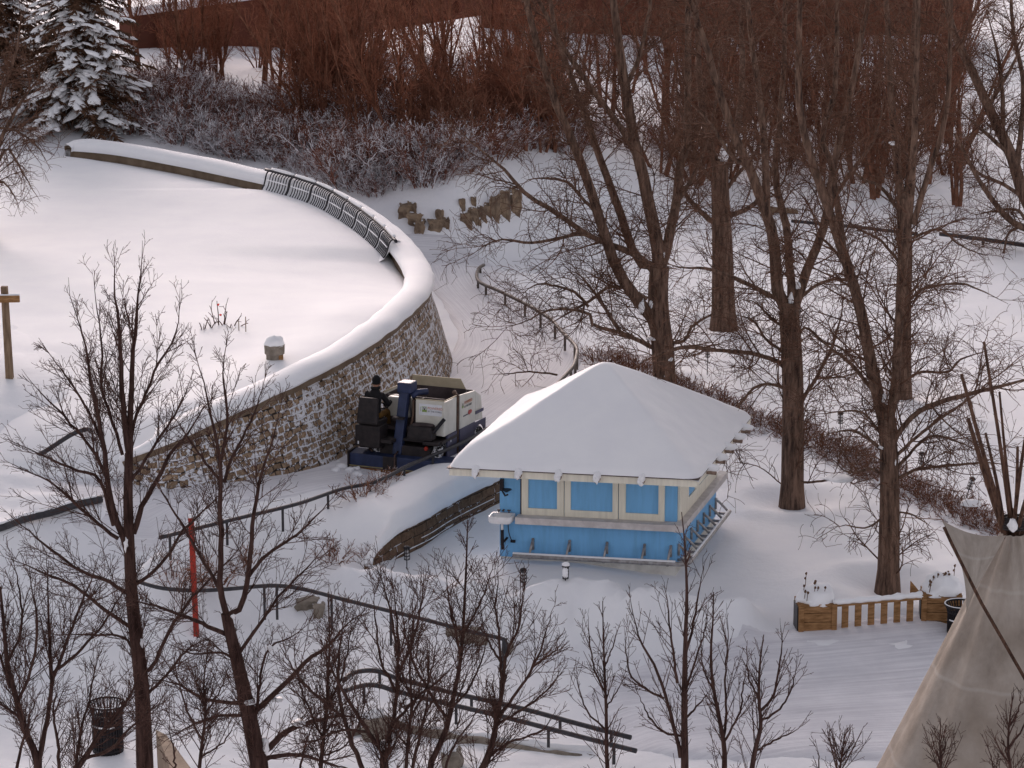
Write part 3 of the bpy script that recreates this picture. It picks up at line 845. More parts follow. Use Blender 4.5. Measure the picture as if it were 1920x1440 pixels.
# roof
OVX = 0.86
EX0, EX1 = -WX - 0.80, 0.64
EY0, EY1 = -1.02, WD + 0.58
cx, cy = (EX0 + EX1) / 2, (EY0 + EY1) / 2
hx_, hy_ = (EX1 - EX0) / 2, (EY1 - EY0) / 2
mb = MB()
fz0, fz1 = 2.05, 2.21
for (c, s) in (((cx, EY0 + .02, (fz0 + fz1) / 2), (2 * hx_, 0.04, fz1 - fz0)), ((cx, EY1 - .02, (fz0 + fz1) / 2), (2 * hx_, 0.04, fz1 - fz0)),
               ((EX0 + .02, cy, (fz0 + fz1) / 2), (0.04, 2 * hy_ - .08, fz1 - fz0)), ((EX1 - .02, cy, (fz0 + fz1) / 2), (0.04, 2 * hy_ - .08, fz1 - fz0))):
    mb.box(c, s)
mb.box((cx, cy, 2.182), (2 * hx_ - .082, 2 * hy_ - .082, 0.05))
roof = mb.build('roof', M['cream'], hut)
mb = MB(); mb.box((cx, cy, 2.223), (2 * hx_ + .09, 2 * hy_ + .09, 0.022)); mb.build('roof_edge', M['steel_dark'], roof)
N = 60
uu = np.linspace(-1, 1, 2 * N + 1); uu = np.sign(uu) * (1 - (1 - np.abs(uu)) ** 1.35)
gu, gv = np.meshgrid(uu, uu)
pn = (np.abs(gu) ** 22 + np.abs(gv) ** 22) ** (1 / 22)
cone = 1 - np.sqrt(pn ** 2 + 0.0028) / math.sqrt(1.0028)
z = 1.78 * cone + 0.07 * (1 - np.clip((pn - 0.95) / 0.05, 0, 1) ** 2.6) + 0.04 * np.clip(cone, 0, 1) * (1 - cone)
# sag of wind-packed snow, a rounded lip on the windward side
lip = 0.12 * np.exp(-((gu + 0.95) / 0.22) ** 2)
z = z + lip * (pn < 0.985) * np.clip((0.99 - pn) / 0.1, 0, 1)
nz = np.array([mnoise.noise(Vector((a * 2.3, b * 2.3, 0.7))) for a, b in zip(gu.ravel(), gv.ravel())]).reshape(gu.shape)
z = z + 0.012 * np.array([mnoise.noise(Vector((a * 9, b * 9, 2.7))) for a, b in zip(gu.ravel(), gv.ravel())]).reshape(gu.shape) * np.clip((1 - pn) * 12, 0, 1)
z = z + 0.022 * nz * np.clip((1 - pn) * 8, 0, 1)
mb = MB(); mb.grid(np.stack([cx + gu * (hx_ + .05), cy + gv * (hy_ + .05), 2.235 + z], -1))
mb.build('roof_snow', M['snow_soft'], roof, True)
def rafter(x, y, dx, dy, ln):
    mb = MB(); mb.tube([(x - dx * 0.4, y - dy * 0.4, 2.155), (x + dx * ln, y + dy * ln, 2.12)], 0.052, 10)
    o = mb.build('rafter_tail', M['log_end'], roof, False)
    mb = MB(); mb.blob((x + dx * ln * 0.45, y + dy * ln * 0.45, 2.22), (0.07 + abs(dx) * ln * .6, 0.07 + abs(dy) * ln * .6, 0.085), 8, 0.15, x * 3 + y)
    if dx == 0:
        mb.blob((x - .01, y + dy * (ln * 0.9), 2.17), (0.07, 0.05, 0.11), 7, 0.2, x * 5)
    mb.build('snow_lump', M['snow_soft'], o, True)
for px in (927, 1005, 1077, 1147, 1227): rafter((px - 1268) / 84.5 - 0.02, EY0, 0, -1, 0.16)
for y in (-0.05, 0.85, 1.75, 2.65, 3.5): rafter(EX1, y, 1, 0, 0.20)
# sink, soap bracket, socket on the corner post
sx = fx(951)
sink = MB()
rows = []
for k, (w, d, zz) in enumerate(((0.20, 0.15, 0.83), (0.245, 0.195, 0.86), (0.262, 0.21, 0.92), (0.262, 0.21, 0.985), (0.252, 0.20, 1.005), (0.215, 0.15, 1.0), (0.19, 0.12, 0.95), (0.10, 0.06, 0.90), (0.01, 0.01, 0.895))):
    a = np.linspace(0, 2 * math.pi, 32, endpoint=False)
    ca, sa = np.cos(a), np.sin(a)
    q = 0.32
    yc = -0.225 if k < 5 else -0.25
    rows.append(np.stack([sx + w * np.sign(ca) * np.abs(ca) ** q, yc + d * np.sign(sa) * np.abs(sa) ** q, np.full(32, zz)], -1))
sink.grid(rows, close=True)
sk = sink.build('sink', M['porcelain'], hut, True)
mb = MB(); mb.tube([(sx, -0.06, 1.0), (sx, -0.06, 1.07), (sx, -0.15, 1.07)], 0.018, 8)
for d in (-.11, .11): mb.tube([(sx + d, -0.06, 1.0), (sx + d, -0.06, 1.05)], 0.014, 6); mb.box((sx + d, -0.06, 1.06), (0.07, 0.03, 0.02))
mb.build('taps', M['steel_dark'], sk)
mb = MB(); mb.tube([(sx, -0.2, 0.84), (sx, -0.2, 0.62)], 0.03, 8); mb.build('waste_pipe', M['porcelain'], sk, True)
mb = MB(); mb.tube([(sx, -0.2, 0.66), (sx + .01, -0.2, 0.22)], 0.036, 8); mb.tube([(sx - .05, -.1, 0.8), (sx - .05, -.1, 0.28)], 0.014, 6)
mb.tube([(sx + .01, -.2, 0.36), (sx + .09, -.1, 0.46)], 0.025, 6)
mb.tube(spline([(sx + .10, -.1, 0.8), (sx + .12, -.12, 0.6), (sx + .17, -.1, 0.42), (sx + .19, -.04, 0.36)], 10), 0.010, 5); mb.box((sx + .19, -.03, 0.36), (0.1, 0.05, 0.05))
mb.build('drain_pipe', M['bin_black'], sk, True)
dx = fx(947)
mb = MB(); mb.box((dx, -0.04, 1.62), (0.075, 0.08, 0.26)); mb.tube([(dx, -.05, 1.5), (dx + .09, -.12, 1.40), (dx + .16, -.16, 1.44)], 0.020, 6)
mb.lathe([(0.02, 0), (0.10, 0.05), (0.11, 0.06)], (dx + .14, -.18, 1.50), 14)
mb.build('dispenser', M['bin_black'], hut)
mb = MB(); mb.box((fx(949), -0.012, 1.90), (0.10, 0.024, 0.12)); so = mb.build('socket', M['counter'], hut)
mb = MB(); mb.box((fx(949), -0.028, 1.90), (0.04, 0.012, 0.05)); mb.build('socket_cover', M['bin_black'], so)

# the old hut is not quite square: its plan leans a little
def lean_plan(o):
    for ch in o.children:
        if ch.type == 'MESH':
            co = np.empty(len(ch.data.vertices) * 3, np.float32); ch.data.vertices.foreach_get('co', co); co = co.reshape(-1, 3)
            x, y = co[:, 0].copy(), co[:, 1].copy()
            co[:, 0] = x + .05 * y; co[:, 1] = y + .049 * x
            ch.data.vertices.foreach_set('co', co.ravel()); ch.data.update()
        lean_plan(ch)
lean_plan(hut)
# ------------------------------------------------------------------ ice resurfacing machine, clearing the path
MTH = math.radians(-21)                                    # heading: right of straight ahead
mfw = np.array([math.sin(-MTH), math.cos(MTH)]); mrt = np.array([math.cos(MTH), -math.sin(-MTH)])
_l = P(655, 882, 0.57)
MO = np.array([_l[0] + mrt[0] * 1.3, _l[1] + mrt[1] * 1.3, 0.57])
mach = empty('ice_resurfacer', MO, 'white and blue ice resurfacing machine driving along the path below the stone wall', 'ice resurfacer')
mach.rotation_euler = (math.radians(-2.5), 0, MTH)
def mbx(name, m, c, s, parent=None, bevel=0.015, rot=None, taper=None):
    mb = MB(); mb.box(c, s, rot, taper=taper); return mb.build(name, m, parent or mach, False, bevel=bevel)
# conditioner dragged behind
cnd = MB(); cnd.hexa([(-1.3, 0, .10), (1.3, 0, .10), (1.3, .5, .10), (-1.3, .5, .10)], [(-1.3, 0.0, .42), (1.3, 0.0, .42), (1.3, .42, .47), (-1.3, .42, .47)])
cond = cnd.build('conditioner', M['machine_blue'], mach, bevel=0.02)
mbx('edge_strip', M['yellow_line'], (0, -.008, .135), (2.6, .03, .022), cond, 0.004)
mbx('brush', M['orange_brush'], (0.0, .04, .05), (2.5, .10, .11), cond, 0.01)
mbx('side_plate', M['machine_dark'], (-1.31, .2, .25), (.03, .55, .46), cond, 0.006)
mbx('side_plate', M['machine_dark'], (1.31, .2, .25), (.03, .55, .46), cond, 0.006)
mbx('hinge_plate', M['machine_dark'], (-.28, -.012, .27), (.34, .03, .30), cond, 0.006)
mb = MB(); mb.tube([(-.16, .18, .52), (-.15, -.04, .47), (-.15, -.045, .12)], .022, 6); mb.build('hose', M['steel_dark'], cond, True)
mb = MB(); mb.tube([(-.9, .45, .48), (-.9, .25, .50), (-.8, .2, .46)], .03, 6); mb.build('tow_bar', M['steel_dark'], cond, True)
# chassis and deck
mbx('chassis', M['machine_dark'], (0, 1.65, .52), (1.25, 2.9, .30), bevel=0.02)
mbx('deck', M['machine_dark'], (.42, .72, .80), (.98, .95, .06), bevel=0.01)
mbx('fender', M['machine_dark'], (.66, .62, .78), (.42, .95, .10), bevel=0.04)
mb = MB(); mb.lathe([(0.0, -.03), (.05, -.03), (.05, .0), (.04, .02), (0, .025)], (0, 0, 0), 12)
tl = mb.build('tail_light', M['red'], mach); tl.location = (.55, .14, .66); tl.rotation_euler = (math.radians(90), 0, 0)
mbx('operator_floor', M['machine_dark'], (-.62, .55, .78), (.8, 1.25, .08), bevel=0.01)
mbx('seat_box', M['machine_dark'], (-.80, .12, .88), (.62, .50, .50), bevel=0.03)
mbx('skirt', M['machine_dark'], (-.80, .45, .66), (.56, .8, .2), bevel=0.03)
mbx('reflector', M['sign_white'], (-1.02, -.135, .72), (.03, .012, .07), bevel=0.003)
# seat
st = mbx('seat', M['machine_dark'], (-.80, .22, 1.18), (.52, .50, .13), bevel=0.04)
a = math.radians(-8); Rb = [[1, 0, 0], [0, math.cos(a), math.sin(a)], [0, -math.sin(a), math.cos(a)]]
bk = MB(); bk.box((-.80, -.08, 1.47), (.54, .11, .62), [[1, 0, 0], [0, math.cos(a), -math.sin(a)], [0, math.sin(a), math.cos(a)]], taper=(.86, .8))
bk.build('backrest', M['machine_dark'], st, bevel=0.045)
# steering console and wheel
con = mbx('console', M['machine_white'], (-.42, 1.0, 1.42), (.56, .34, .46), bevel=0.03)
mb = MB(); mb.tube([(-.34, .82, 1.45), (-.34, .79, 1.55)], .02, 6); mb.tube([(-.24, .82, 1.40), (-.34, .81, 1.40), (-.34, .81, 1.47)], .014, 6); mb.build('lever', M['bin_black'], con, True)
mb = MB(); mb.tube([(-.40, .92, 1.64), (-.40, .90, 1.72)], .03, 8); mb.build('knob', M['bin_black'], con, True)
mb = MB(); A_ = np.linspace(0, 2 * math.pi, 25); mb.tube([(-.78 + .19 * math.cos(t), .74 + .15 * math.sin(t), 1.50 + .10 * math.sin(t)) for t in A_], .016, 6, False)
mb.tube([(-.97, .74, 1.5), (-.59, .74, 1.5)], .012, 5); mb.tube([(-.78, .74, 1.5), (-.78, 1.0, 1.30)], .022, 6)
mb.build('steering_wheel', M['bin_black'], con, True)
# snow tank: open box
T0, T1, TZ = .43, 2.34, 1.70
tank = MB()
tank.hexa([(.17, T0, .92), (.86, T0, .92), (.86, T0 + .05, .92), (.17, T0 + .05, .92)], [(.17, T0, 1.73), (.86, T0, 1.73), (.86, T0 + .05, 1.73), (.17, T0 + .05, 1.73)])
tp = tank.build('rear_panel', M['machine_white'], mach, bevel=0.008)
mb = MB(); mb.box((.86 - .012, 1.0 - .185, 1.31), (.05, 2 * .335 + .09, .80)); mb.build('side_panel', M['machine_white'], mach, bevel=0.008)
mb = MB(); mb.hexa([(.835, 1.38, .90), (.885, 1.38, .90), (.885, 2.34, .88), (.835, 2.34, .88)], [(.835, 1.38, 1.71), (.885, 1.38, 1.71), (.885, 2.34, 1.64), (.835, 2.34, 1.64)])
mb.build('side_panel', M['machine_white'], mach, bevel=0.008)
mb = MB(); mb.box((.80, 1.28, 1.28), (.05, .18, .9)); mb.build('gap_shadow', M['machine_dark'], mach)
mb = MB(); mb.tube([(.86, 1.28, .35), (.86, 1.28, 1.72)], .045, 8); mb.tube([(.86, 1.28, 1.68), (.74, 1.34, 1.80)], .05, 8); mb.build('lift_pole', M['rust_pole'], mach, True)
mb = MB(); mb.box((-.86, 1.68, 1.31), (.05, 1.32, .78)); mb.build('side_panel', M['machine_white'], mach, bevel=0.008)
mb = MB(); mb.tube([(-.86, 1.03, 1.715), (-.86, 2.34, 1.70)], .022, 6); mb.tube([(.15, T0 + .025, 1.74), (.86, T0 + .025, 1.74), (.86, 1.2, 1.73)], .016, 6); mb.build('rim', M['splash'], mach, True)
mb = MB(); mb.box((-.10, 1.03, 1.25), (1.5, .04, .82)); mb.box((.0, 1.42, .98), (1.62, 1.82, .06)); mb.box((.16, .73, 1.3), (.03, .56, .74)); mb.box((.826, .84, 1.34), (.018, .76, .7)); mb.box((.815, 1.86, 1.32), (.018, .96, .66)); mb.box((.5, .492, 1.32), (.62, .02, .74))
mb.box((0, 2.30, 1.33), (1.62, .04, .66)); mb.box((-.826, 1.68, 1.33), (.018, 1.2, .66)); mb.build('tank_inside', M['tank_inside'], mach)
sp = MB(); sp.hexa([(-.70, 2.34, 1.62), (.66, 2.34, 1.62), (.66, 2.37, 1.62), (-.70, 2.37, 1.62)], [(-.70, 2.30, 1.90), (.52, 2.30, 1.90), (.52, 2.33, 1.90), (-.70, 2.33, 1.90)])
sp.build('splash_board', M['splash'], mach, bevel=0.006)
# nose
nb = MB(); nb.hexa([(-.88, 2.36, .90), (.88, 2.36, .90), (.88, 2.88, .86), (-.88, 2.88, .86)], [(-.88, 2.36, 1.64), (.88, 2.36, 1.64), (.86, 2.80, 1.44), (-.86, 2.80, 1.44)])
nose = nb.build('nose', M['machine_white'], mach, bevel=0.04)
mbx('stripe', M['machine_band'], (.889, 2.62, 1.10), (.012, .50, .075), nose, 0.002)
# lower blue band with wheel arches
def band(name, y0, y1, x=.868, z0=.36, z1=.905):
    mb = MB(); mb.box((x, (y0 + y1) / 2, (z0 + z1) / 2), (.05, y1 - y0, z1 - z0)); return mb.build(name, M['machine_band'], mach, bevel=0.008)
band('skirt_panel', .62, 1.20); band('skirt_panel', 1.38, 2.33)
rows = []
for t in np.linspace(0, math.pi, 12):
    y = 2.62 - .40 * math.cos(t); zz = .42 + .36 * math.sin(t)
    rows.append([(.893, y, .89 - .01), (.893, y, zz), (.85, y, zz)])
mb = MB(); mb.grid(rows); mb.box((.868, 2.28 - .03, .62), (.045, .10, .5)); mb.build('skirt_panel', M['machine_band'], mach)
mbx('rivet_plate', M['sign_white'], (.895, .82, .74), (.008, .05, .05), bevel=0.002)
# engine box and exhaust on the deck
mb = MB(); mb.box((.38, .30, 1.0), (.66, .34, .34), taper=(.9, .8)); mb.build('engine_cover', M['machine_dark'], mach, bevel=0.07)
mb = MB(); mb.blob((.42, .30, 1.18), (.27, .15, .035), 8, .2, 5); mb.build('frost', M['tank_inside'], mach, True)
mb = MB(); mb.tube([(.60, .24, .92), (.66, .26, 1.0), (.92, .34, 1.35)], .045, 8); mb.build('exhaust_pipe', M['bin_black'], mach, True)
# vertical auger conveyor
mb = MB(); mb.hexa([(-.30, .16, .45), (-.08, .16, .45), (-.08, .36, .45), (-.30, .36, .45)], [(-.22, .36, 1.92), (.0, .36, 1.92), (.0, .56, 1.92), (-.22, .56, 1.92)])
aug = mb.build('conveyor', M['machine_blue'], mach, bevel=0.02)
mb = MB(); mb.box((-.08, .50, 2.0), (.34, .40, .24)); mb.build('conveyor_head', M['machine_blue'], aug, bevel=0.03)
mb = MB(); mb.tube([(.02, .52, 1.78), (.14, .62, 1.86), (.30, .80, 1.86)], .075, 9); mb.build('spout', M['machine_blue'], aug, True)
mb = MB(); mb.box((-.17, .285, 1.30), (.27, .24, .05)); mb.build('clamp', M['machine_dark'], aug)
mb = MB(); mb.tube(spline([(.08, .5, 1.7), (.10, .42, 1.3), (.06, .36, 1.0), (.10, .4, .82)], 12), .028, 6); mb.build('hose', M['rust_pole'], aug, True)
mb = MB(); mb.tube(spline([(.0, .5, 1.8), (.05, .4, 1.5), (.12, .45, 1.1)], 12), .02, 6); mb.build('hose', M['bin_black'], aug, True)
# wheels
def wheel(u, v, r=.37):
    w = bpy.data.objects.new('wheel', None); C.objects.link(w); w.parent = mach; w.location = (u, v, r); w.rotation_euler = (0, math.radians(90), 0)
    mb = MB(); mb.lathe([(.20, -.11), (.30, -.125), (r - .02, -.115), (r, -.08), (r, .08), (r - .02, .115), (.30, .125), (.20, .11)], n=28, cap=False)
    mb.build('tyre', M['tyre'], w, True)
    mb = MB(); mb.lathe([(.0, -.04), (.20, -.06), (.205, -.10), (.205, .10), (.20, .06), (.08, .04), (.0, .06)], n=20, cap=False)
    mb.build('rim', M['steel_dark'], w, True)
for u, v in ((.74, .62), (-.74, .62), (.76, 2.62), (-.76, 2.62)): wheel(u, v)
# notices: white panel, green emblem with a dark mark, orange and grey lines
def text(body, size, m, parent, rot, loc, shear=0.0):
    cu = bpy.data.curves.new('lettering', 'FONT'); cu.body = body; cu.size = size; cu.extrude = 0.002; cu.align_x = 'LEFT'; cu.shear = shear; cu.resolution_u = 2
    t = bpy.data.objects.new('lettering', cu); C.objects.link(t)
    dg = bpy.context.evaluated_depsgraph_get()
    me = bpy.data.meshes.new_from_object(t.evaluated_get(dg))
    bpy.data.objects.remove(t)
    o = link_mesh('lettering', me, m, parent); o.location = loc; o.rotation_euler = rot
    return o
def notice(parent, y, x0, z0, w, h):
    q = mbx('notice', M['sign_white'], (x0 + w / 2, y, z0 + h / 2), (w, .006, h), parent, 0.001)
    k = h / .26
    f = .10 * k
    mb = MB(); mb.box((x0 + .13 * k, y - .006, z0 + .10 * k), (f, .008, .05 * k)); mb.build('emblem', M['sign_green'], q)
    mb = MB()
    for dx, dz, sx_, sz_ in ((-.053, .0, .008, .13), (.053, .0, .008, .13), (0, .062, .10, .008), (-.095, .0, .006, .10), (-.085, .05, .02, .006)):
        mb.box((x0 + (.13 + dx) * k, y - .006, z0 + (.135 + dz) * k), (sx_ * k, .008, sz_ * k))
    mb.build('emblem_outline', M['sign_green'], q)
    mb = MB()
    for sgn in (-1, 1):
        mb.hexa([(x0 + (.13 + sgn * .006) * k - .008, y - .013, z0 + .125 * k), (x0 + (.13 + sgn * .006) * k + .008, y - .013, z0 + .125 * k), (x0 + (.13 + sgn * .006) * k + .008, y - .009, z0 + .125 * k), (x0 + (.13 + sgn * .006) * k - .008, y - .009, z0 + .125 * k)],
                [(x0 + (.13 + sgn * .022) * k - .007, y - .013, z0 + .185 * k), (x0 + (.13 + sgn * .022) * k + .007, y - .013, z0 + .185 * k), (x0 + (.13 + sgn * .022) * k + .007, y - .009, z0 + .185 * k), (x0 + (.13 + sgn * .022) * k - .007, y - .009, z0 + .185 * k)])
    mb.build('emblem_mark', M['bin_black'], q)
    text('POWERED', .078 * k, M['sign_orange'], q, (math.radians(90), 0, 0), (x0 + .205 * k, y - .006, z0 + .145 * k))
    text('BY THE FORKS', .052 * k, M['sign_grey'], q, (math.radians(90), 0, 0), (x0 + .205 * k, y - .006, z0 + .08 * k))
notice(tp, T0 - .007, .26, 1.38, .56, .265)
# the same notice, smaller, and a red and dark maker's mark on the side
sd_ = bpy.data.objects.new('side_notice', None); C.objects.link(sd_); sd_.parent = mach; sd_.location = (.89, 1.45, 1.27); sd_.rotation_euler = (0, 0, math.radians(90))
mb = MB(); mb.box((.10, 0, .13), (.09, .006, .05)); mb.build('emblem', M['sign_green'], sd_)
mb = MB(); mb.box((.10, -.003, .18), (.02, .006, .07)); mb.build('emblem_mark', M['bin_black'], sd_)
text('POWERED', .105, M['sign_orange'], sd_, (math.radians(90), 0, 0), (.20, 0, .17))
text('BY THE FORKS', .07, M['sign_grey'], sd_, (math.radians(90), 0, 0), (.20, 0, .09))
mb = MB(); mb.blob((.54, -.001, -.07), (.12, .008, .05), 7, .3, 3); mb.build('mark', M['sign_red'], sd_)
mb = MB(); mb.box((.30, 0, -.10), (.32, .006, .03)); mb.build('mark', M['sign_grey'], sd_)

# ------------------------------------------------------------------ the driver
def skin_mesh(name, pts, edges, radii, m, parent, sub=2):
    me = bpy.data.meshes.new(name)
    me.from_pydata([tuple(p) for p in pts], edges, [])
    o = bpy.data.objects.new(name, me); C.objects.link(o)
    mod = o.modifiers.new('skin', 'SKIN'); mod.use_smooth_shade = True
    for i, r in enumerate(radii):
        sv = me.skin_vertices[0].data[i]
        sv.radius = (r, r) if np.isscalar(r) else r
    me.skin_vertices[0].data[0].use_root = True
    s = o.modifiers.new('sub', 'SUBSURF'); s.levels = sub; s.render_levels = sub
    dg = bpy.context.evaluated_depsgraph_get()
    nm = bpy.data.meshes.new_from_object(o.evaluated_get(dg))
    bpy.data.objects.remove(o); bpy.data.meshes.remove(me)
    for p in nm.polygons: p.use_smooth = True
    nm.name = name
    oo = bpy.data.objects.new(name, nm); C.objects.link(oo)
    nm.materials.clear()
    for mm in m: nm.materials.append(mm)
    if parent: oo.parent = parent
    return oo
pts, rad, edg = [], [], []
def J(p, r, par=None):
    pts.append(p); rad.append(r)
    if par is not None: edg.append((par, len(pts) - 1))
    return len(pts) - 1
X0 = -.80
pel = J((X0, .20, 1.33), (.17, .14))
wai = J((X0, .23, 1.50), (.17, .13), pel)
che = J((X0, .29, 1.72), (.20, .14), wai)
nb_ = J((X0, .32, 1.86), (.11, .09), che)
nk = J((X0, .345, 1.93), .062, nb_)
hd0 = J((X0 + .01, .365, 2.02), (.078, .092), nk)
hd1 = J((X0 + .015, .375, 2.10), (.080, .098), hd0)
hd2 = J((X0 + .015, .37, 2.17), (.055, .065), hd1)
ns_ = J((X0 + .02, .475, 2.05), .018, hd0)
for sgn in (-1, 1):
    sh = J((X0 + sgn * .19, .30, 1.80), .085, che)
    el = J((X0 + sgn * .27, .45, 1.56), .066, sh)
    wr = J((X0 + sgn * .19, .66, 1.53), .046, el)
    pa = J((X0 + sgn * .17, .73, 1.55), (.042, .026), wr)
    kn = J((X0 + sgn * .165, .78, 1.555), (.040, .022), pa)
    for q, (dx, ln) in enumerate(((-.033, .052), (-.011, .062), (.011, .058), (.033, .045))):
        f1 = J((X0 + sgn * .165 + dx, .80 + ln * .4, 1.548), .0125, kn)
        f2 = J((X0 + sgn * .165 + dx, .80 + ln * .62, 1.518), .0115, f1)
        f3 = J((X0 + sgn * .165 + dx, .80 + ln * .4, 1.494), .0100, f2)
    t1 = J((X0 + sgn * (.17 - .045), .745, 1.535), .015, pa)
    t2 = J((X0 + sgn * (.17 - .065), .785, 1.515), .012, t1)
    hp = J((X0 + sgn * .10, .30, 1.31), .105, pel)
    kn_ = J((X0 + sgn * .13, .74, 1.33), .080, hp)
    an = J((X0 + sgn * .13, .82, .94), .055, kn_)
    hl = J((X0 + sgn * .13, .80, .885), .05, an)
    to = J((X0 + sgn * .14, .98, .87), .042, hl)
person = empty('person', origin_of(mach) @ Vector((X0, .2, 1.25)), 'person in a black jacket, dark knit hat and ochre trousers driving the ice resurfacer', 'person')
person.rotation_euler = mach.rotation_euler
pl = [np.array(p) - np.array([X0, .2, 1.25]) for p in pts]
body = skin_mesh('body', pl, edg, rad, [M['jacket'], M['trousers'], M['skin'], M['bin_black']], person)
for p in body.data.polygons:
    c = p.center + Vector((X0, .2, 1.25))
    if c.z > 1.955 and c.y > .36: p.material_index = 2
    elif c.z > 1.955: p.material_index = 2
    elif c.z < 1.40 and c.z > .965 and not (c.y > .6 and c.z > 1.44): p.material_index = 1
    elif c.z <= .965: p.material_index = 3
    if c.y > .69 and c.z > 1.45: p.material_index = 3
mb = MB(); mb.blob((.012, .160, .865), (.098, .112, .115), 10, .04, 2); mb.blob((.012, .155, .80), (.103, .116, .045), 8, .03, 2)
mb.build('knit_hat', M['hat'], person, True)
mb = MB()
mb.tube([(.0 + .085 * math.cos(t), .135 + .085 * math.sin(t), .69) for t in np.linspace(0, 2 * math.pi, 17)], .035, 7, False)
mb.build('collar', M['jacket'], person, True)
for sgn in (-1, 1):
    mb = MB(); mb.blob((.012 + sgn * .036, .262, .80), (.012, .008, .010), 5, 0, 1); mb.build('eye', M['bin_black'], person, True)
    mb = MB(); mb.blob((.012 + sgn * .088, .165, .78), (.014, .026, .036), 5, .05, 1); mb.build('ear', M['skin'], person, True)
mb = MB(); mb.blob((.012, .258, .735), (.028, .008, .008), 5, 0, 1); mb.build('mouth', M['sign_red'], person, True)

# churned snow thrown up behind the machine
mb = MB()
for k in range(26):
    a = random.uniform(-1.7, 1.2); b = random.uniform(-.55, -.05) if a > -1.25 else random.uniform(-.6, .9)
    x = MO[0] + mrt[0] * a + mfw[0] * b; y = MO[1] + mrt[1] * a + mfw[1] * b
    s = random.uniform(.03, .11)
    mb.blob((x, y, gz1(x, y) + .07), (s * 1.4, s * 1.2, s * .8), 5, .3, k)
tag(mb.build('snow_crumbs', M['snow_soft'], smooth=True), 'loose crumbs of snow churned up behind the ice resurfacer', None, None, 'stuff')

# ------------------------------------------------------------------ railings
def railing(name, label, pts, r, posts, m, post_h, post_r=None, cat='railing', group=None, zf=None, snow=None, K=60):
    """pts: world points along the top rail; posts: fractions along it"""
    c = spline(pts, K)
    root = empty(name, (float(c[0, 0]), float(c[0, 1]), float(c[0, 2]) - post_h), label, cat, group)
    mb = MB(); mb.tube(c, r, 8); mb.build('top_rail', m, root, True, True)
    s = np.linspace(0, 1, K)
    for f in posts:
        p = np.array([np.interp(f, s, c[:, k]) for k in range(3)])
        mb = MB(); mb.box((p[0], p[1], p[2] - post_h / 2 - r * 0.6), ((post_r or r) * 1.15, (post_r or r) * 1.15, post_h)); mb.build('post', m, root, world=True)
    if snow:
        mb = MB(); mb.tube(c[2:-2] + np.array([0, 0, r * 0.9]), np.array([snow * (0.55 + 0.9 * abs(mnoise.noise(Vector((i * .35, r * 40, 1))))) for i in range(K - 4)]), 6)
        mb.build('snow_trace', M['snow_soft'], root, True, True)
    return root
RT = [(300,1008),(400,983),(470,966),(560,944),(640,917),(705,903),(768,872),(830,846),(875,826),(915,803),(955,778)]
railing('path_railing', 'long dark pipe railing on the snow bank between the path and the blue hut', [P(x, y, np.interp(x, [300, 400, 470, 560, 660], [1.5, 1.45, 1.38, 1.27, 1.13])) for x, y in RT], .046, (.02, .14, .27, .40, .50, .61, .70, .82, .93), M['rail_metal'], .5)
OR = [(907,497),(898,503),(894,515),(896,525),(906,533),(935,545),(960,557),(990,572),(1012,585),(1035,600),(1050,618),(1068,636),(1080,650),(1082,662),(1076,685),(1062,702),(1040,725)]
railing('outer_railing', 'low weathered railing curling along the outer edge of the packed path', [P(x, y, .62) for x, y in OR], .052, (.02, .08, .14, .19, .27, .36, .44, .53, .62, .70, .76, .82, .88, .94), M['rail_olive'], .42, .06)
LR = [(58,861),(90,843),(130,817),(150,808),(165,805),(173,811),(176,824)]
def GH(px, py, h):
    d = ray(px, py)
    for Y in np.arange(58, 80, .1):
        p = CAM + d * (Y / d[1]); g = gz1(p[0], p[1])
        dd = (_pl[:, 0] - p[0]) ** 2 + (_pl[:, 1] - p[1]) ** 2; j = int(np.argmin(dd))
        if dd[j] < 1.0: g = max(g, _pl[j, 2])
        if p[2] <= g + h: return p
    return p
railing('bent_handrail', 'grey pipe handrail with a bent end sticking out of the snow slope', [GH(x, y, h) for (x, y), h in zip(LR, (.02, .22, .42, .5, .5, .42, .22))], .055, (), M['rail_metal'], .1)
K1 = [(-60,1012),(0,998),(40,983),(100,968),(140,955),(190,944)]
railing('buried_rail', 'blue grey buried rail along the edge of the upper path', [G(x, y, .1) for x, y in K1], .09, (), M['rail_metal'], .1, snow=.05)
R1 = [(252,1088),(300,1102),(360,1107),(420,1105),(510,1098),(570,1105),(640,1123),(720,1143),(790,1160),(870,1181),(940,1197),(947,1201),(949,1212),(950,1226)]
z1 = [.75, .70, .62, .55, .5, .42, .34, .26, .2, .13, .07, .05, -.08, -.22]
railing('stair_railing', 'upper dark stair railing running down in front of the snow ridge', [P(x, y, z) for (x, y), z in zip(R1, z1)], .045, (.33, .36, .50, .66, .96), M['rail_metal'], .7)
R2 = [(645,1275),(662,1262),(690,1257),(715,1260),(740,1270),(840,1297),(973,1327),(1080,1356),(1183,1383)]
railing('ramp_railing', 'far one of the two parallel dark ramp railings at the bottom', [P(x, y, z) for (x, y), z in zip(R2, np.linspace(.25, -.35, 9))], .05, (.2, .5, .78, .94), M['rail_metal'], .26)
R3 = [(645,1296),(662,1290),(690,1284),(715,1287),(740,1295),(807,1312),(940,1343),(1060,1374),(1193,1408)]
railing('ramp_railing', 'near one of the two parallel dark ramp railings at the bottom', [P(x, y, z) for (x, y), z in zip(R3, np.linspace(.2, -.4, 9))], .05, (.12, .42, .72, .93), M['rail_metal'], .34)
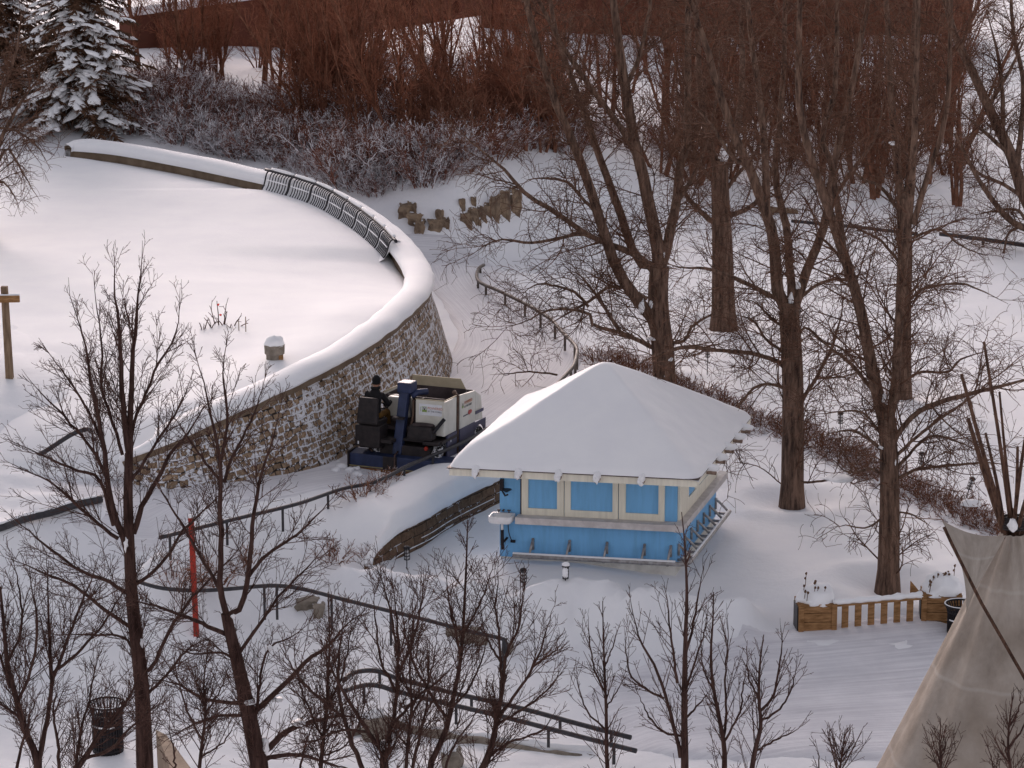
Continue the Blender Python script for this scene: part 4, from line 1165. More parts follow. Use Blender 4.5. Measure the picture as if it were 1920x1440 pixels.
railing('fallen_rail', 'thin dark rail half buried in the snow behind the big trees', [G(x, y, .12) for x, y in ((1485,421),(1560,428),(1620,434),(1720,446))], .06, (.3, .7), M['rail_metal'], .2)
railing('fallen_rail', 'thin dark rail half buried in the snow at the right edge', [G(x, y, .2) for x, y in ((1762,450),(1810,456),(1870,464),(1990,482))], .07, (.35, .75), M['rail_metal'], .25)
# low stone stair wall under the ramp railings
SW = [(655,1316),(700,1305),(730,1307),(780,1328),(850,1346),(950,1367),(1050,1388),(1110,1398)]
sw = spline([P(x, y, z) for (x, y), z in zip(SW, np.linspace(-.25, -.72, 8))], 40)
swr = empty('stair_wall', sw[15], 'low brown stone kerb wall below the ramp railings, half covered with snow', 'wall')
rows = [[(p[0], p[1] + .18, g_ - .05), (p[0], p[1] + .02, g_ + .03 + h_), (p[0], p[1] - .03, g_ + .02 + h_), (p[0] - .01, p[1] - .09, g_ - .06), (p[0], p[1] - .1, g_ - .5)] for p, g_, h_ in [(p, gz1(p[0], p[1]), .11 + .10 * mnoise.noise(Vector((i * .33, 2, 9))) - .006 * max(0, i - 18)) for i, p in enumerate(sw)]]
mb = MB(); mb.grid(rows); mb.build('wall_face', M['concrete'], swr, False, True)
def half_snow(root, pts, r):
    mb = MB(); mb.tube(pts, np.array([r * (.7 + .5 * mnoise.noise(Vector((i * .4, r, 2)))) for i in range(len(pts))]), 7); mb.build('snow_cap', M['snow_soft'], root, True, True)
half_snow(swr, np.array([(p[0], p[1] + .2, gz1(p[0], p[1] + .2) + .04) for p in sw[2:]]), .14)

# ------------------------------------------------------------------ stones poking out of the snow
def stones(name, label, items, cat='stone', m='rock', cap=False):
    """items: picture x, y of the foot, width px, height px, thickness; rough stones sunk into the slope"""
    p0 = G(items[0][0], items[0][1])
    root = empty(name, p0, label, cat)
    rr = random.Random(int(items[0][0]))
    for k, (px, py, w, h, dep) in enumerate(items):
        p = G(px, py); s = ppm(p[1])
        a, b = w / s, h / s
        bm = bmesh.new(); bmesh.ops.create_cube(bm, size=1.0)
        bmesh.ops.subdivide_edges(bm, edges=bm.edges[:], cuts=5, use_grid_fill=True)
        for v in bm.verts:
            c = v.co.copy()
            q = Vector((c.x * a, c.y * dep, (c.z + .5) * (b + .2)))
            n1 = mnoise.noise_vector(Vector((px * .13, k * 2.1, 0)) + Vector((c.x * 1.6, c.y * 1.6, c.z * 2.2)))
            n2 = mnoise.noise_vector(Vector((k, px * .31, 4)) + c * 5)
            lean = (c.z + .5) * b * .3
            v.co = Vector((p[0] + q.x + (n1.x * .26 + n2.x * .10) * a, p[1] + dep * .4 + q.y + lean + n1.y * .08 + n2.y * .05, p[2] - .14 + q.z + (n1.z * .16 + n2.z * .07) * (b + .2) * (c.z + .5)))
        for f in bm.faces: f.smooth = False
        bm2 = MB(); bm.verts.ensure_lookup_table(); bm2.add([v.co for v in bm.verts], [[v.index for v in f.verts] for f in bm.faces]); bm.free()
        bm2.build('block', M[m], root, False, True)
        mb = MB(); mb.blob((p[0] + rr.uniform(-.1, .1) * a, p[1] + dep * .8 + b * .2, p[2] + b * .97), (a * .55, dep * .5, .07 if not cap else .22), 9, .35, k)
        mb.build('snow_cap', M['snow_soft'], root, True, True)
    return root
stones('standing_stones', 'three upright brown stone slabs standing side by side on the snowy embankment', [(928,412,18,34,.4), (946,408,20,40,.4), (967,401,19,40,.4), (960,366,9,9,.3)])
stones('rubble_wall', 'broken stretch of brown rubble wall left of the upright slabs', [(872,422,17,18,.4), (886,414,18,17,.4), (902,411,18,16,.4), (915,405,15,15,.4), (866,392,11,13,.3), (888,385,9,9,.3), (880,428,10,10,.3), (898,424,8,9,.3)])
stones('boulder', 'brown boulder alone in the snow of the embankment', [(817,431,26,14,.5), (834,428,16,13,.4), (824,418,13,18,.4)])
stones('stone_pile', 'brown stone pile just behind the end of the curved bench', [(760,408,22,18,.5), (772,400,14,14,.4), (778,422,26,16,.5), (786,438,18,18,.5)])
stones('kerb_stone', 'brown kerb stones showing on the slope below the stair railing', [(852,1195,26,8,.4), (880,1208,38,14,.5), (902,1212,22,10,.4)], 'stone', 'concrete')
stones('kerb_stone', 'flat brown kerb stone beside the red marker post', [(578,1142,44,10,.5), (597,1160,20,16,.5)], 'stone', 'concrete')
stones('stone_block', 'square stone block under a snow cap below the ramp railings', [(703,1396,46,34,.5)], 'stone', 'concrete', True)
stones('stone_block', 'pale stone block with a tall snow cap at the bottom edge', [(846,1452,36,30,.5)], 'stone', 'concrete', True)
stones('stone_block', 'small square stone at the foot of the stair railing', [(952,1230,20,16,.4)], 'stone', 'concrete')
# sloped concrete cheek at the bottom left
p = [PY(292, 1368, 54.5), PY(312, 1378, 54.4), PY(365, 1450, 50.5), PY(330, 1470, 50.0)]
mb = MB(); mb.hexa([q + np.array([0, .2, -1.2]) for q in p], p); tag(mb.build('stair_cheek', M['coping']), 'sloping grey concrete cheek beside the trunk of the tall left tree', 'stair cheek')

# ------------------------------------------------------------------ posts, bollard, bins, bench plank
p = PL(20, 729); s = ppm(p[1])
post = empty('cross_post', p, 'tall weathered wooden post with a short crossbar at the left edge of the plaza', 'post')
top = PY(8, 537, p[1]); 
mb = MB(); mb.hexa([p + np.array(q) for q in ((-.09, -.09, -.3), (.09, -.09, -.3), (.09, .09, -.3), (-.09, .09, -.3))], [top + np.array(q) for q in ((-.075, -.075, 0), (.075, -.075, 0), (.075, .075, 0), (-.075, .075, 0))])
mb.build('pole', M['post_wood'], post, False, True, 0.01)
q0 = PY(-24, 561, p[1] - .12); q1 = PY(37, 560, p[1] - .12)
mb = MB(); mb.hexa([q0 + np.array([0, -.05, -.08]), q1 + np.array([0, -.05, -.08]), q1 + np.array([0, .02, -.08]), q0 + np.array([0, .02, -.08])], [q0 + np.array([0, -.05, .08]), q1 + np.array([0, -.05, .08]), q1 + np.array([0, .02, .08]), q0 + np.array([0, .02, .08])])
mb.build('crossbar', M['planter_wood'], post, False, True, 0.01)
half_snow(post, np.linspace(q0, q1, 12) + np.array([0, 0, .09]), .035)

p = PL(515, 672)
bol = empty('stone_bollard', p, 'short round stone pedestal with a dome of snow on the plaza', 'bollard')
mb = MB(); mb.lathe([(.20, -.2), (.20, .10), (.235, .12), (.245, .34), (.0, .35)], n=20); mb.build('pedestal', M['concrete'], bol, False, bevel=0)
mb = MB(); mb.blob((0, 0, .34), (.245, .245, .22), 10, .08, 4, True); mb.build('snow_cap', M['snow_soft'], bol, True)
mb = MB(); mb.box((.16, -.13, .06), (.1, .1, .1)); mb.build('brick', M['planter_wood'], bol)

p = G(369, 1192)
mk = empty('marker_post', p, 'leaning square post painted bright red, standing among the front branches', 'post')
top = PY(358, 971, p[1])
mb = MB(); mb.hexa([p + np.array(q) for q in ((-.055, -.055, -.3), (.055, -.055, -.3), (.055, .055, -.3), (-.055, .055, -.3))], [top + np.array(q) for q in ((-.055, -.055, 0), (.055, -.055, 0), (.055, .055, 0), (-.055, .055, 0))])
mb.build('pole', M['red'], mk, False, True, 0.008)
mb = MB(); mb.blob(top + np.array([0, 0, .02]), (.06, .06, .06), 6, .1, 3, True); mb.build('snow_cap', M['snow_soft'], mk, True, True)

def bin_(px, py, label, Hh=.95, R=.29):
    p = G(px, py)
    b = empty('litter_bin', p, label, 'litter bin')
    mb = MB(); mb.lathe([(R * .9, -.2), (R * .93, Hh * .72), (R * .88, Hh * .72), (R * .86, .0), (0, .0)], n=26, cap=False); mb.build('liner', M['bin_black'], b, True)
    for z, r, t in ((Hh, R * 1.22, .022), (Hh * .80, R * 1.0, .018), (Hh * .55, R * .97, .018), (.06, R * .97, .02)):
        mb = MB(); mb.tube([(r * math.cos(a), r * math.sin(a), z) for a in np.linspace(0, 2 * math.pi, 33)], t, 6, False); mb.build('hoop', M['bin_black'], b, True)
    for k in range(30):
        a = 2 * math.pi * k / 30
        mb = MB(); c_, s_ = math.cos(a), math.sin(a)
        mb.tube([(R * .97 * c_, R * .97 * s_, 0.0), (R * .97 * c_, R * .97 * s_, Hh * .74), (R * 1.05 * c_, R * 1.05 * s_, Hh * .88), (R * 1.22 * c_, R * 1.22 * s_, Hh)], .013, 4)
        mb.build('slat', M['bin_black'], b, False)
    mb = MB(); mb.tube([(R * 1.22 * math.cos(a), R * 1.22 * math.sin(a), Hh + .02) for a in np.linspace(0, 2 * math.pi, 33)], .013, 5, False)
    mb.build('snow_trace', M['snow_soft'], b, True)
    mb = MB(); mb.blob((0, 0, Hh * .45), (R * .8, R * .8, .1), 7, .2, px); mb.build('snow_fill', M['snow_soft'], b, True)
    mb = MB(); mb.tube([(R * 1.0 * math.cos(a), R * 1.0 * math.sin(a), Hh * .56 + .02) for a in np.linspace(3.6, 5.3, 12)], .016, 5)
    mb.build('snow_trace', M['snow_soft'], b, True)
bin_(203, 1408, 'black slatted litter bin among the twigs at the bottom left')
bin_(1800, 1196, 'black slatted litter bin half hidden behind the canvas tent', .72, .27)

p = G(1468, 398)
bp = empty('bench', p, 'wooden bench plank sticking out of the deep snow behind the trees', 'bench')
a, b = PY(1440, 390, p[1]), PY(1496, 396, p[1])
mb = MB(); mb.hexa([a + np.array([0, -.2, -.07]), b + np.array([0, -.2, -.07]), b + np.array([0, .2, -.07]), a + np.array([0, .2, -.07])], [a + np.array([0, -.2, .03]), b + np.array([0, -.2, .03]), b + np.array([0, .2, .03]), a + np.array([0, .2, .03])])
mb.build('seat', M['post_wood'], bp, False, True, .01)
for f in (.15, .85):
    q = a * (1 - f) + b * f; mb = MB(); mb.box((q[0], q[1], q[2] - .25), (.12, .3, .4)); mb.build('leg', M['post_wood'], bp, False, True)

# ------------------------------------------------------------------ planters and picket fence
def planter(px, py, rz, label, w=.78, d=.62, h=.66, seed=0):
    p = G(px, py)
    b = empty('planter_box', (p[0], p[1], p[2]), label, 'planter', None, rz)
    for k in range(4):
        z0 = -.1 + k * (h + .1) / 4
        mb = MB(); mb.box((w / 2, d / 2, z0 + (h + .1) / 8), (w, d, (h + .1) / 4 - .012)); mb.build('board_course', M['planter_wood'], b, bevel=.006)
    for x in (.05, w - .05):
        mb = MB(); mb.box((x, -.012, h / 2 - .05), (.11, .03, h + .1)); mb.build('corner_post', M['planter_wood'], b, bevel=.005)
    mb = MB(); mb.box((-.012, d / 2, h / 2), (.02, d * .8, h * .8)); mb.build('side_panel', M['bin_black'], b, bevel=.004)
    mb = MB(); mb.blob((w / 2 + .02, d / 2 + .05, h - .03), (w * .52, d * .66, .36), 14, .13, 3 + seed, True); mb.build('snow_mound', M['snow_soft'], b, True)
    r = random.Random(seed)
    for k in range(11):
        x = w / 2 + r.uniform(-.28, .28); y = d / 2 + r.uniform(-.28, .2); z = h + .30 - 1.2 * ((x - w / 2) ** 2 + (y - d / 2) ** 2)
        hh = r.uniform(.03, .10) if k else .30
        mb = MB(); mb.tube([(x, y, z - .1), (x + .02, y, z + hh)], .007, 4); mb.blob((x + .02, y, z + hh), (.024, .024, .03), 5, .3, k)
        if k == 0: mb.blob((x + .0, y, z + hh - .1), (.02, .02, .025), 5, .3, k)
        mb.build('dried_flower', M['dried'], b)
    return b, p
pA, A0 = planter(1497, 1192, math.radians(4), 'cedar planter box with a mound of snow at the left end of the picket fence', seed=1)
pB, B0 = planter(1727, 1172, math.radians(-4), 'cedar planter box heaped with snow beside the bin, right of the picket fence', w=.82, seed=2)
f0, f1 = G(1561, 1188), G(1722, 1172)
fen = empty('picket_fence', f0, 'short cedar picket fence with a snow covered top board between two planters', 'fence')
d_ = f1 - f0; d_[2] = 0; ln = np.linalg.norm(d_); d_ /= ln
zt = f0[2] + .58
rz = math.atan2(d_[1], d_[0]); Rz = [[math.cos(rz), -math.sin(rz), 0], [math.sin(rz), math.cos(rz), 0], [0, 0, 1]]
for k in range(6):
    q = f0 + d_ * ln * (.14 + k * .151)
    mb = MB(); mb.box((q[0], q[1], (zt + q[2] - .2) / 2), (.14, .03, zt - q[2] + .2), Rz); mb.build('picket', M['planter_wood'], fen, False, True, .005)
q = (f0 + f1) / 2
mb = MB(); mb.box((q[0], q[1] + .02, zt + .015), (ln + .05, .12, .035), Rz); mb.build('top_board', M['planter_wood'], fen, False, True, .006)
half_snow(fen, np.array([f0 + d_ * ln * t for t in np.linspace(.0, 1.03, 30)]) * [1, 1, 0] + np.array([0, .05, zt + .07]), .10)
q = f0 + d_ * ln * .97
mb = MB(); mb.hexa([(q[0] - .1, q[1] + .3, zt + .02), (q[0] + .14, q[1] + .3, zt + .02), (q[0] + .14, q[1] + .33, zt + .02), (q[0] - .1, q[1] + .33, zt + .02)], [(q[0] - .1, q[1] + .3, zt + .30), (q[0] - .09, q[1] + .3, zt + .30), (q[0] - .09, q[1] + .33, zt + .30), (q[0] - .1, q[1] + .33, zt + .30)])
mb.build('brace', M['planter_wood'], fen, False, True)

# ------------------------------------------------------------------ canvas tipi
TY = 50.0
apx = PY(1902, 992, TY); gT = -.75
hT = apx[2] - gT; 
bl = P(1640, 1480, gT)
tx = apx[0]
Rb_ = 3.0
tip = empty('canvas_tipi', (tx, TY, gT), 'tan canvas tipi with a bundle of bare poles sticking out of its top', 'tent')
NA, NR = 96, 40
rows, uv = [], []
for i in range(NR + 1):
    f = i / NR
    r_ = []
    for j in range(NA):
        a = 2 * math.pi * j / NA
        r = .20 + (Rb_ - .20) * f
        fold = .055 * math.cos(a * 11 + .8) * (.35 + f) * (1 - .3 * f) - .05 * math.sin(math.pi * f) + .05 * mnoise.noise(Vector((math.cos(a) * 3, math.sin(a) * 3, f * 1.2)))
        fold += .05 * f * max(0, math.cos(a * 16)) ** 3
        r = r + fold
        r_.append((r * math.cos(a), r * math.sin(a), hT * (1 - f) - .06)); uv.append((a / (2 * math.pi), f * 6))
    rows.append(r_)
mb = MB(); mb.grid(rows, close=True); cover = mb.build('cover', M['canvas'], tip, True, uvs=uv)
# smoke flap, a wing of canvas held out by its own pole
def TL(px, py, dY): return PY(px, py, TY + dY) - np.array([tx, TY, gT])
fa, fb, fc, fd = TL(1766, 976, -.75), TL(1886, 1004, -.22), TL(1790, 1180, -1.15), TL(1806, 1085, -1.05)
us_ = np.linspace(0, 1, 15); rows, uv = [], []
for u in us_:
    ra = []
    top_ = fa * (1 - u) + fb * u; bot_ = TL(1812, 1150, -1.30) * (1 - u) + TL(1822, 1120, -1.15) * u
    for v in np.linspace(0, 1, 15):
        q = top_ * (1 - v) + bot_ * v
        q = q + np.array([.12 * math.sin(math.pi * v) * (1 - u), -.04 * math.sin(math.pi * u) * math.sin(math.pi * v), -.10 * math.sin(math.pi * u) * (1 - v)])
        ra.append(q); uv.append((u * .3, v * 1.5 + .3))
    rows.append(ra)
mb = MB(); mb.grid(rows); fl = mb.build('smoke_flap', M['canvas'], tip, True, uvs=uv)
mb = MB(); mb.tube([TL(1770, 988, -1.12), TL(1785, 1020, -1.2), TL(1840, 1130, -1.6), TL(1925, 1278, -2.35)], .028, 7); mb.build('flap_pole', M['pole_wood'], tip, True)
mb = MB(); mb.tube([TL(1690, 970, .2), TL(1765, 974, -.75)], .007, 4); mb.build('guy_rope', M['dried'], tip)
PO = [((1889,985),(1815,784),.075,.4), ((1893,985),(1803,702),.06,-.5), ((1886,980),(1848,812),.05,.9), ((1900,985),(1845,641),.05,-.2), ((1903,985),(1874,735),.042,.6), ((1899,985),(1908,838),.05,-.7), ((1897,985),(1932,760),.05,.3), ((1902,985),(1948,850),.055,-.9), ((1908,985),(1965,900),.05,.8)]
for (a, b, w, dy) in PO:
    p0 = TL(a[0], a[1] + 30, -.12 * dy); p1 = TL(b[0], b[1], dy * 1.3)
    mid_ = (p0 + p1) / 2 + np.array([random.uniform(-.03, .03), 0, 0])
    mb = MB(); mb.tube(spline([p0, mid_, p1], 8), np.linspace(w * .78, w * .45, 8), 7); mb.build('pole', M['pole_wood'], tip, True)
mb = MB()
for t in range(5): mb.tube([(.19 * math.cos(a), .14 * math.sin(a), hT + .02 + .045 * t) for a in np.linspace(0, 2 * math.pi, 17)], .022, 5, False)
mb.build('lashing', M['machine_dark'], tip, True)
mb = MB(); mb.blob(TL(1899, 985, -.2), (.07, .05, .10), 6, .3, 9); mb.build('snow_lump', M['snow_soft'], tip, True)

# ------------------------------------------------------------------ small garden lanterns on stakes
lan0 = None
def lantern(p, h, tilt, label, snow):
    l = empty('garden_lantern', p, label, 'lantern', 'garden lanterns on stakes')
    l.rotation_euler = (0, tilt, 0)
    mb = MB(); mb.tube([(0, 0, -.15), (0, 0, h)], .012, 5); mb.build('stake', M['bin_black'], l)
    mb = MB()
    for k in range(4): mb.lathe([(.062, 0), (.068, .008), (.062, .016), (.046, .016), (.046, 0)], (0, 0, h - .02 + k * .075), 12, cap=False)
    for a in (0.4, 2.5, 4.6): mb.tube([(.066 * math.cos(a), .066 * math.sin(a), h - .02), (.066 * math.cos(a), .066 * math.sin(a), h + .24)], .007, 4)
    mb.build('cage', M['bin_black'], l)
    mb = MB(); mb.lathe([(.035, 0), (.035, .24)], (0, 0, h - .01), 10); mb.build('glass', M['lamp_light'], l)
    mb = MB(); mb.lathe([(.085, 0), (.06, .04), (.0, .06)], (0, 0, h + .24), 12); mb.build('lid', M['bin_black'], l)
    if snow:
        mb = MB(); mb.blob((0, 0, h + .27), (.085, .085, .07), 6, .1, 1, True); mb.blob((-.01, -.045, h + .12), (.06, .05, .12), 6, .2, 3); mb.build('snow_cap', M['snow_soft'], l, True)
lantern(G(763, 1066), .22, 0, 'dark caged garden lantern by the rounded end of the brown planter wall', False)
lantern(G(1060, 1094), .12, .02, 'garden lantern packed with snow on the ridge before the hut', True)
lantern(G(982, 1100), .12, -.03, 'dark garden lantern behind the front twigs, left of the snow packed one', False)
lantern(G(1326, 706), .55, 0, 'small dark garden lantern on a stake beyond the roof, by the hedge', False)
lantern(G(1575, 818), .35, 0, 'thin garden lantern behind the hedge between the two nearest big trunks', False)
lantern(G(1727, 890), .28, 0, 'square garden lantern behind the hedge, right of the forked trunk', False)
lantern(G(1806, 950), .45, .28, 'tilted garden lantern on a stake at the hedge end by the tipi', False)

# ------------------------------------------------------------------ long dark structures beyond the trees
def far_wall(name, label, a, b, h, snow, Yoff=0):
    pa, pb = np.array(a), np.array(b)
    d = pb - pa; ln = np.linalg.norm(d[:2]); rz = math.atan2(d[1], d[0])
    r = empty(name, pa, label, 'wall', None, rz)
    mb = MB(); mb.box((ln / 2, .3, h / 2 - .4), (ln, .6, h + .8)); mb.build('cladding', M['far_wall'], r)
    for k in range(int(ln // 3.0)):
        mb = MB(); mb.box((1.5 + k * 3.0, -.12, h / 2 - .3), (.28, .22, h + .4)); mb.build('pier', M['far_wall'], r)
    if snow:
        mb = MB(); mb.box((ln / 2, .3, h + snow / 2), (ln + .3, .9, snow)); mb.build('snow_cap', M['snow_soft'], r, bevel=snow * .4)
a = G(245, 92); b = G(905, 92)
far_wall('river_wall', 'long low dark brown clad wall under snow across the top left', a, b, 1.25, .35)
a = P(900, 95, .5); b = P(1822, 62, 0)
far_wall('river_wall', 'long dark brown clad wall beyond the thicket across the top right', (a[0], a[1] + 6, 0), (b[0], b[1], 0), 5.0, .4)
# ------------------------------------------------------------------ trees: traced limbs, grown branches and twigs
def spawn(P_, R_, spacing, tmin, tmax, ang, ln, lenf, K, up, curl, rk, r0max, rtip, seed, jit=0.08, grav=0.0, lcap=0.9):
    """grow side shoots from every parent polyline. P_ (N,K,3), R_ (N,K)"""
    g = np.random.default_rng(seed)
    seg = np.linalg.norm(np.diff(P_, axis=1), axis=2).sum(1)
    cnt = np.maximum((seg * (tmax - tmin) / spacing + g.random(len(seg))).astype(int), 0)
    idx = np.repeat(np.arange(len(seg)), cnt)
    n = len(idx)
    if n == 0: return np.zeros((0, K, 3)), np.zeros((0, K))
    t = tmin + (tmax - tmin) * g.random(n)
    x = t * (P_.shape[1] - 1); i0 = np.minimum(x.astype(int), P_.shape[1] - 2); f = (x - i0)[:, None]
    a = P_[idx, i0]; b = P_[idx, i0 + 1]
    p = a * (1 - f) + b * f
    pr = R_[idx, i0] * (1 - f[:, 0]) + R_[idx, i0 + 1] * f[:, 0]
    tan = nrm(b - a)
    rnd = nrm(g.normal(size=(n, 3)))
    perp = nrm(rnd - (rnd * tan).sum(1, keepdims=True) * tan)
    perp = nrm(perp + np.array([0, 0, 0.35 * max(0, up)]))
    an = np.radians(g.uniform(ang[0], ang[1], n))[:, None]
    d = nrm(np.cos(an) * tan + np.sin(an) * perp)
    le = ln * g.uniform(0.45, 1.15, n) * (1 - lenf * t)
    le = np.minimum(le, seg[idx] * lcap * g.uniform(.75, 1.1, n))
    pts = np.empty((n, K, 3)); pts[:, 0] = p
    cv = nrm(np.cross(d, nrm(g.normal(size=(n, 3))))) * curl * g.uniform(.3, 1.3, n)[:, None]
    for k in range(1, K):
        pts[:, k] = pts[:, k - 1] + d * (le / (K - 1))[:, None]
        ph = k / (K - 1)
        d = nrm(d + cv / K + np.array([0, 0, (up - grav * ph) / K]) + g.normal(size=(n, 3)) * jit)
    r0 = np.minimum(pr * rk, r0max)
    r0 = np.maximum(r0, rtip)
    rad = r0[:, None] + (rtip - r0)[:, None] * np.linspace(0, 1, K)[None] ** 0.8
    return pts, rad

def pix_of(p):
    q = np.asarray(p) - CAM
    z = q @ FWD
    return np.stack([960 + FOC * (q @ RGT) / z, 720 - FOC * (q @ UPV) / z], -1)

class Tree:
    """limbs traced at the tree's own distance, each leaning towards or away from us so that the crown has depth"""
    def __init__(s, Y, seed):
        s.Y = Y; s.g = random.Random(seed); s.seed = seed; s.limbs = []
    def limb(s, pix, w0, w1, slope=None, K=18, wob=1.0, ext=0.0):
        pix = np.asarray(pix, float)
        m = ppm(s.Y)
        d0 = 0.0
        if s.limbs:
            best = 1e9
            for L_, _ in s.limbs:
                q = pix_of(L_); dd = np.hypot(q[:, 0] - pix[0, 0], q[:, 1] - pix[0, 1]); j = int(np.argmin(dd))
                if dd[j] < best: best = dd[j]; d0 = L_[j, 1] - s.Y
        if slope is None: slope = s.g.uniform(-.55, .55)
        c = spline(pix, K)
        dist = np.concatenate([[0], np.cumsum(np.hypot(*np.diff(c, axis=0).T))]) / m
        pts = np.array([PY(c[k, 0], c[k, 1], s.Y + d0 + slope * dist[k] * min(1, .3 + dist[k] * .4)) for k in range(K)])
        j = np.array([[s.g.gauss(0, 1), s.g.gauss(0, 1), s.g.gauss(0, 1)] for _ in range(K)]); j[0] = 0
        if len(s.limbs): pts += j * 0.006 * wob
        r = np.linspace(w0, w1, K) / 2 / m
        if len(s.limbs) and pix[-1, 1] > 0: r = r * (1 - .72 * np.clip((np.linspace(0, 1, K) - .62) / .38, 0, 1))
        if not s.limbs: r[0] *= 1.25; r[1] *= 1.08
        s.limbs.append((pts, r))
        return s

def finish_tree(name, label, T, bark, twig, levels, group=None, snow=(), cat='tree', base=None, seed=1, sides=(9, 5, 3), fork_snow=True):
    P0 = np.stack([l[0] for l in T.limbs]); R0 = np.stack([l[1] for l in T.limbs])
    b = base if base is not None else T.limbs[0][0][0]
    root = empty(name, b, label, cat, group)
    off = np.array(b)
    me = tubes_mesh('trunk', [(P0 - off, R0, sides[0])])
    link_mesh('trunk', me, bark, root)
    bat = []
    par = (P0, R0)
    for li, kw in enumerate(levels):
        kw = dict(kw); kw['seed'] = seed * 17 + li
        ch = spawn(par[0], par[1], **kw)
        bat.append((ch[0] - off, ch[1], sides[1] if li == 0 else sides[2]))
        par = ch
    me = tubes_mesh('branches', bat)
    link_mesh('branches', me, twig, root)
    if snow:
        for k, (px, py, w, h) in enumerate(snow):
            mb = MB()
            best = None
            for L_, r_ in T.limbs:
                q = pix_of(L_); dd = np.hypot(q[:, 0] - px, q[:, 1] - py); j = int(np.argmin(dd))
                if best is None or dd[j] < best[0]: best = (dd[j], L_[j, 1], r_[j])
            p = PY(px, py, best[1] - best[2] * .6) - off
            m = ppm(best[1])
            mb.blob(p, (w / 2 / m, w / 2 / m, h / 2 / m), 7, .25, k + seed)
            mb.build('snow_clump', M['snow_soft'], root, True)
    return root

FORE = [dict(spacing=.14, tmin=.08, tmax=.98, ang=(18, 44), ln=1.40, lenf=.86, K=8, up=.34, curl=.16, rk=.42, r0max=.0076, rtip=.0036, jit=.028, lcap=.45),
        dict(spacing=.085, tmin=.10, tmax=.98, ang=(25, 52), ln=.50, lenf=.5, K=5, up=.22, curl=.2, rk=.75, r0max=.0058, rtip=.0034, jit=.05, lcap=.5),
        dict(spacing=.11, tmin=.15, tmax=1.0, ang=(35, 70), ln=.13, lenf=.3, K=3, up=.15, curl=.2, rk=.8, r0max=.0042, rtip=.0030, jit=.08)]
SPARSE = [dict(FORE[0], spacing=.15, ln=1.0, lcap=.40, r0max=.0068), dict(FORE[1], spacing=.13, ln=.32), dict(FORE[2], spacing=.14, ln=.10)]
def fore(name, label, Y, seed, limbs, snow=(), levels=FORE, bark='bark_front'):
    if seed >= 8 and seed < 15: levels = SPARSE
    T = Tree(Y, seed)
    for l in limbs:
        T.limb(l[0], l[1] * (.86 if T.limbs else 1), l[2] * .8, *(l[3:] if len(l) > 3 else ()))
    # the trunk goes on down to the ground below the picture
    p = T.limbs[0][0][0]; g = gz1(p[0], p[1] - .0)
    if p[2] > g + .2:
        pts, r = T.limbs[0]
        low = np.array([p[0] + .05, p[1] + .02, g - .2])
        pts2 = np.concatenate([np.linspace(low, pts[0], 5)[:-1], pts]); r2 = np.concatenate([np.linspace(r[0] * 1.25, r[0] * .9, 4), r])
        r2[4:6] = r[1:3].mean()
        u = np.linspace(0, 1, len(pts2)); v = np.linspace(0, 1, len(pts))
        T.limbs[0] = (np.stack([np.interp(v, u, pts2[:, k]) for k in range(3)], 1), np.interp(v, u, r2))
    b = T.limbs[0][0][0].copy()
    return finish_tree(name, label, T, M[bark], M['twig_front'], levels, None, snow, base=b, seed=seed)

# --- front row of young bare trees
fore('bare_tree', 'tallest bare young tree at the left, its trunk passing right of the litter bin', 45, 1, [
 ([(272,1445),(267,1300),(262,1250),(250,1150),(245,1080),(242,1010),(240,930),(242,850)], 34, 20, 0.0),
 ([(242,880),(240,835),(232,773),(227,693),(223,613),(217,563),(214,490),(213,458)], 16, 3),
 ([(242,880),(244,800),(248,680),(253,630),(263,513),(268,452)], 17, 3),
 ([(246,1075),(240,1040),(230,1005),(213,960),(200,897),(193,830),(180,760),(167,697),(160,647),(146,600),(133,563),(129,520)], 17, 3),
 ([(243,880),(250,793),(277,733),(293,687),(313,660),(333,613),(337,540)], 9, 3),
 ([(230,853),(217,813),(203,773),(190,713),(192,650),(180,560),(172,505)], 8, 2.5),
 ([(250,1000),(267,950),(290,907),(320,850),(353,813),(383,763),(408,740)], 14, 3),
 ([(213,985),(187,900),(140,880),(73,850),(20,827),(6,820)], 10, 2.5),
 ([(222,1010),(160,962),(110,915),(55,885),(3,872)], 9, 2.5),
 ([(200,897),(175,845),(130,790),(80,740),(40,690)], 8, 2.5),
 ([(193,830),(160,760),(120,700),(85,655),(72,640)], 7, 2.5),
 ([(244,905),(280,850),(320,790),(345,745),(362,700)], 8, 2.5),
 ([(249,1120),(205,1090),(150,1070),(60,1000),(0,950)], 10, 3),
 ([(252,1180),(205,1150),(140,1100),(60,1065),(0,1040)], 10, 3),
 ([(262,1265),(285,1250),(320,1180),(360,1120),(420,1060),(470,1000)], 10, 3),
 ([(248,1100),(300,1060),(340,1000),(390,950),(440,900)], 9, 3),
 ([(258,1230),(230,1195),(160,1190),(85,1190)], 7, 2),
 ([(266,1310),(310,1270),(350,1220),(420,1180)], 8, 2)],
 [(237,1020,12,28), (266,1206,8, 16)])
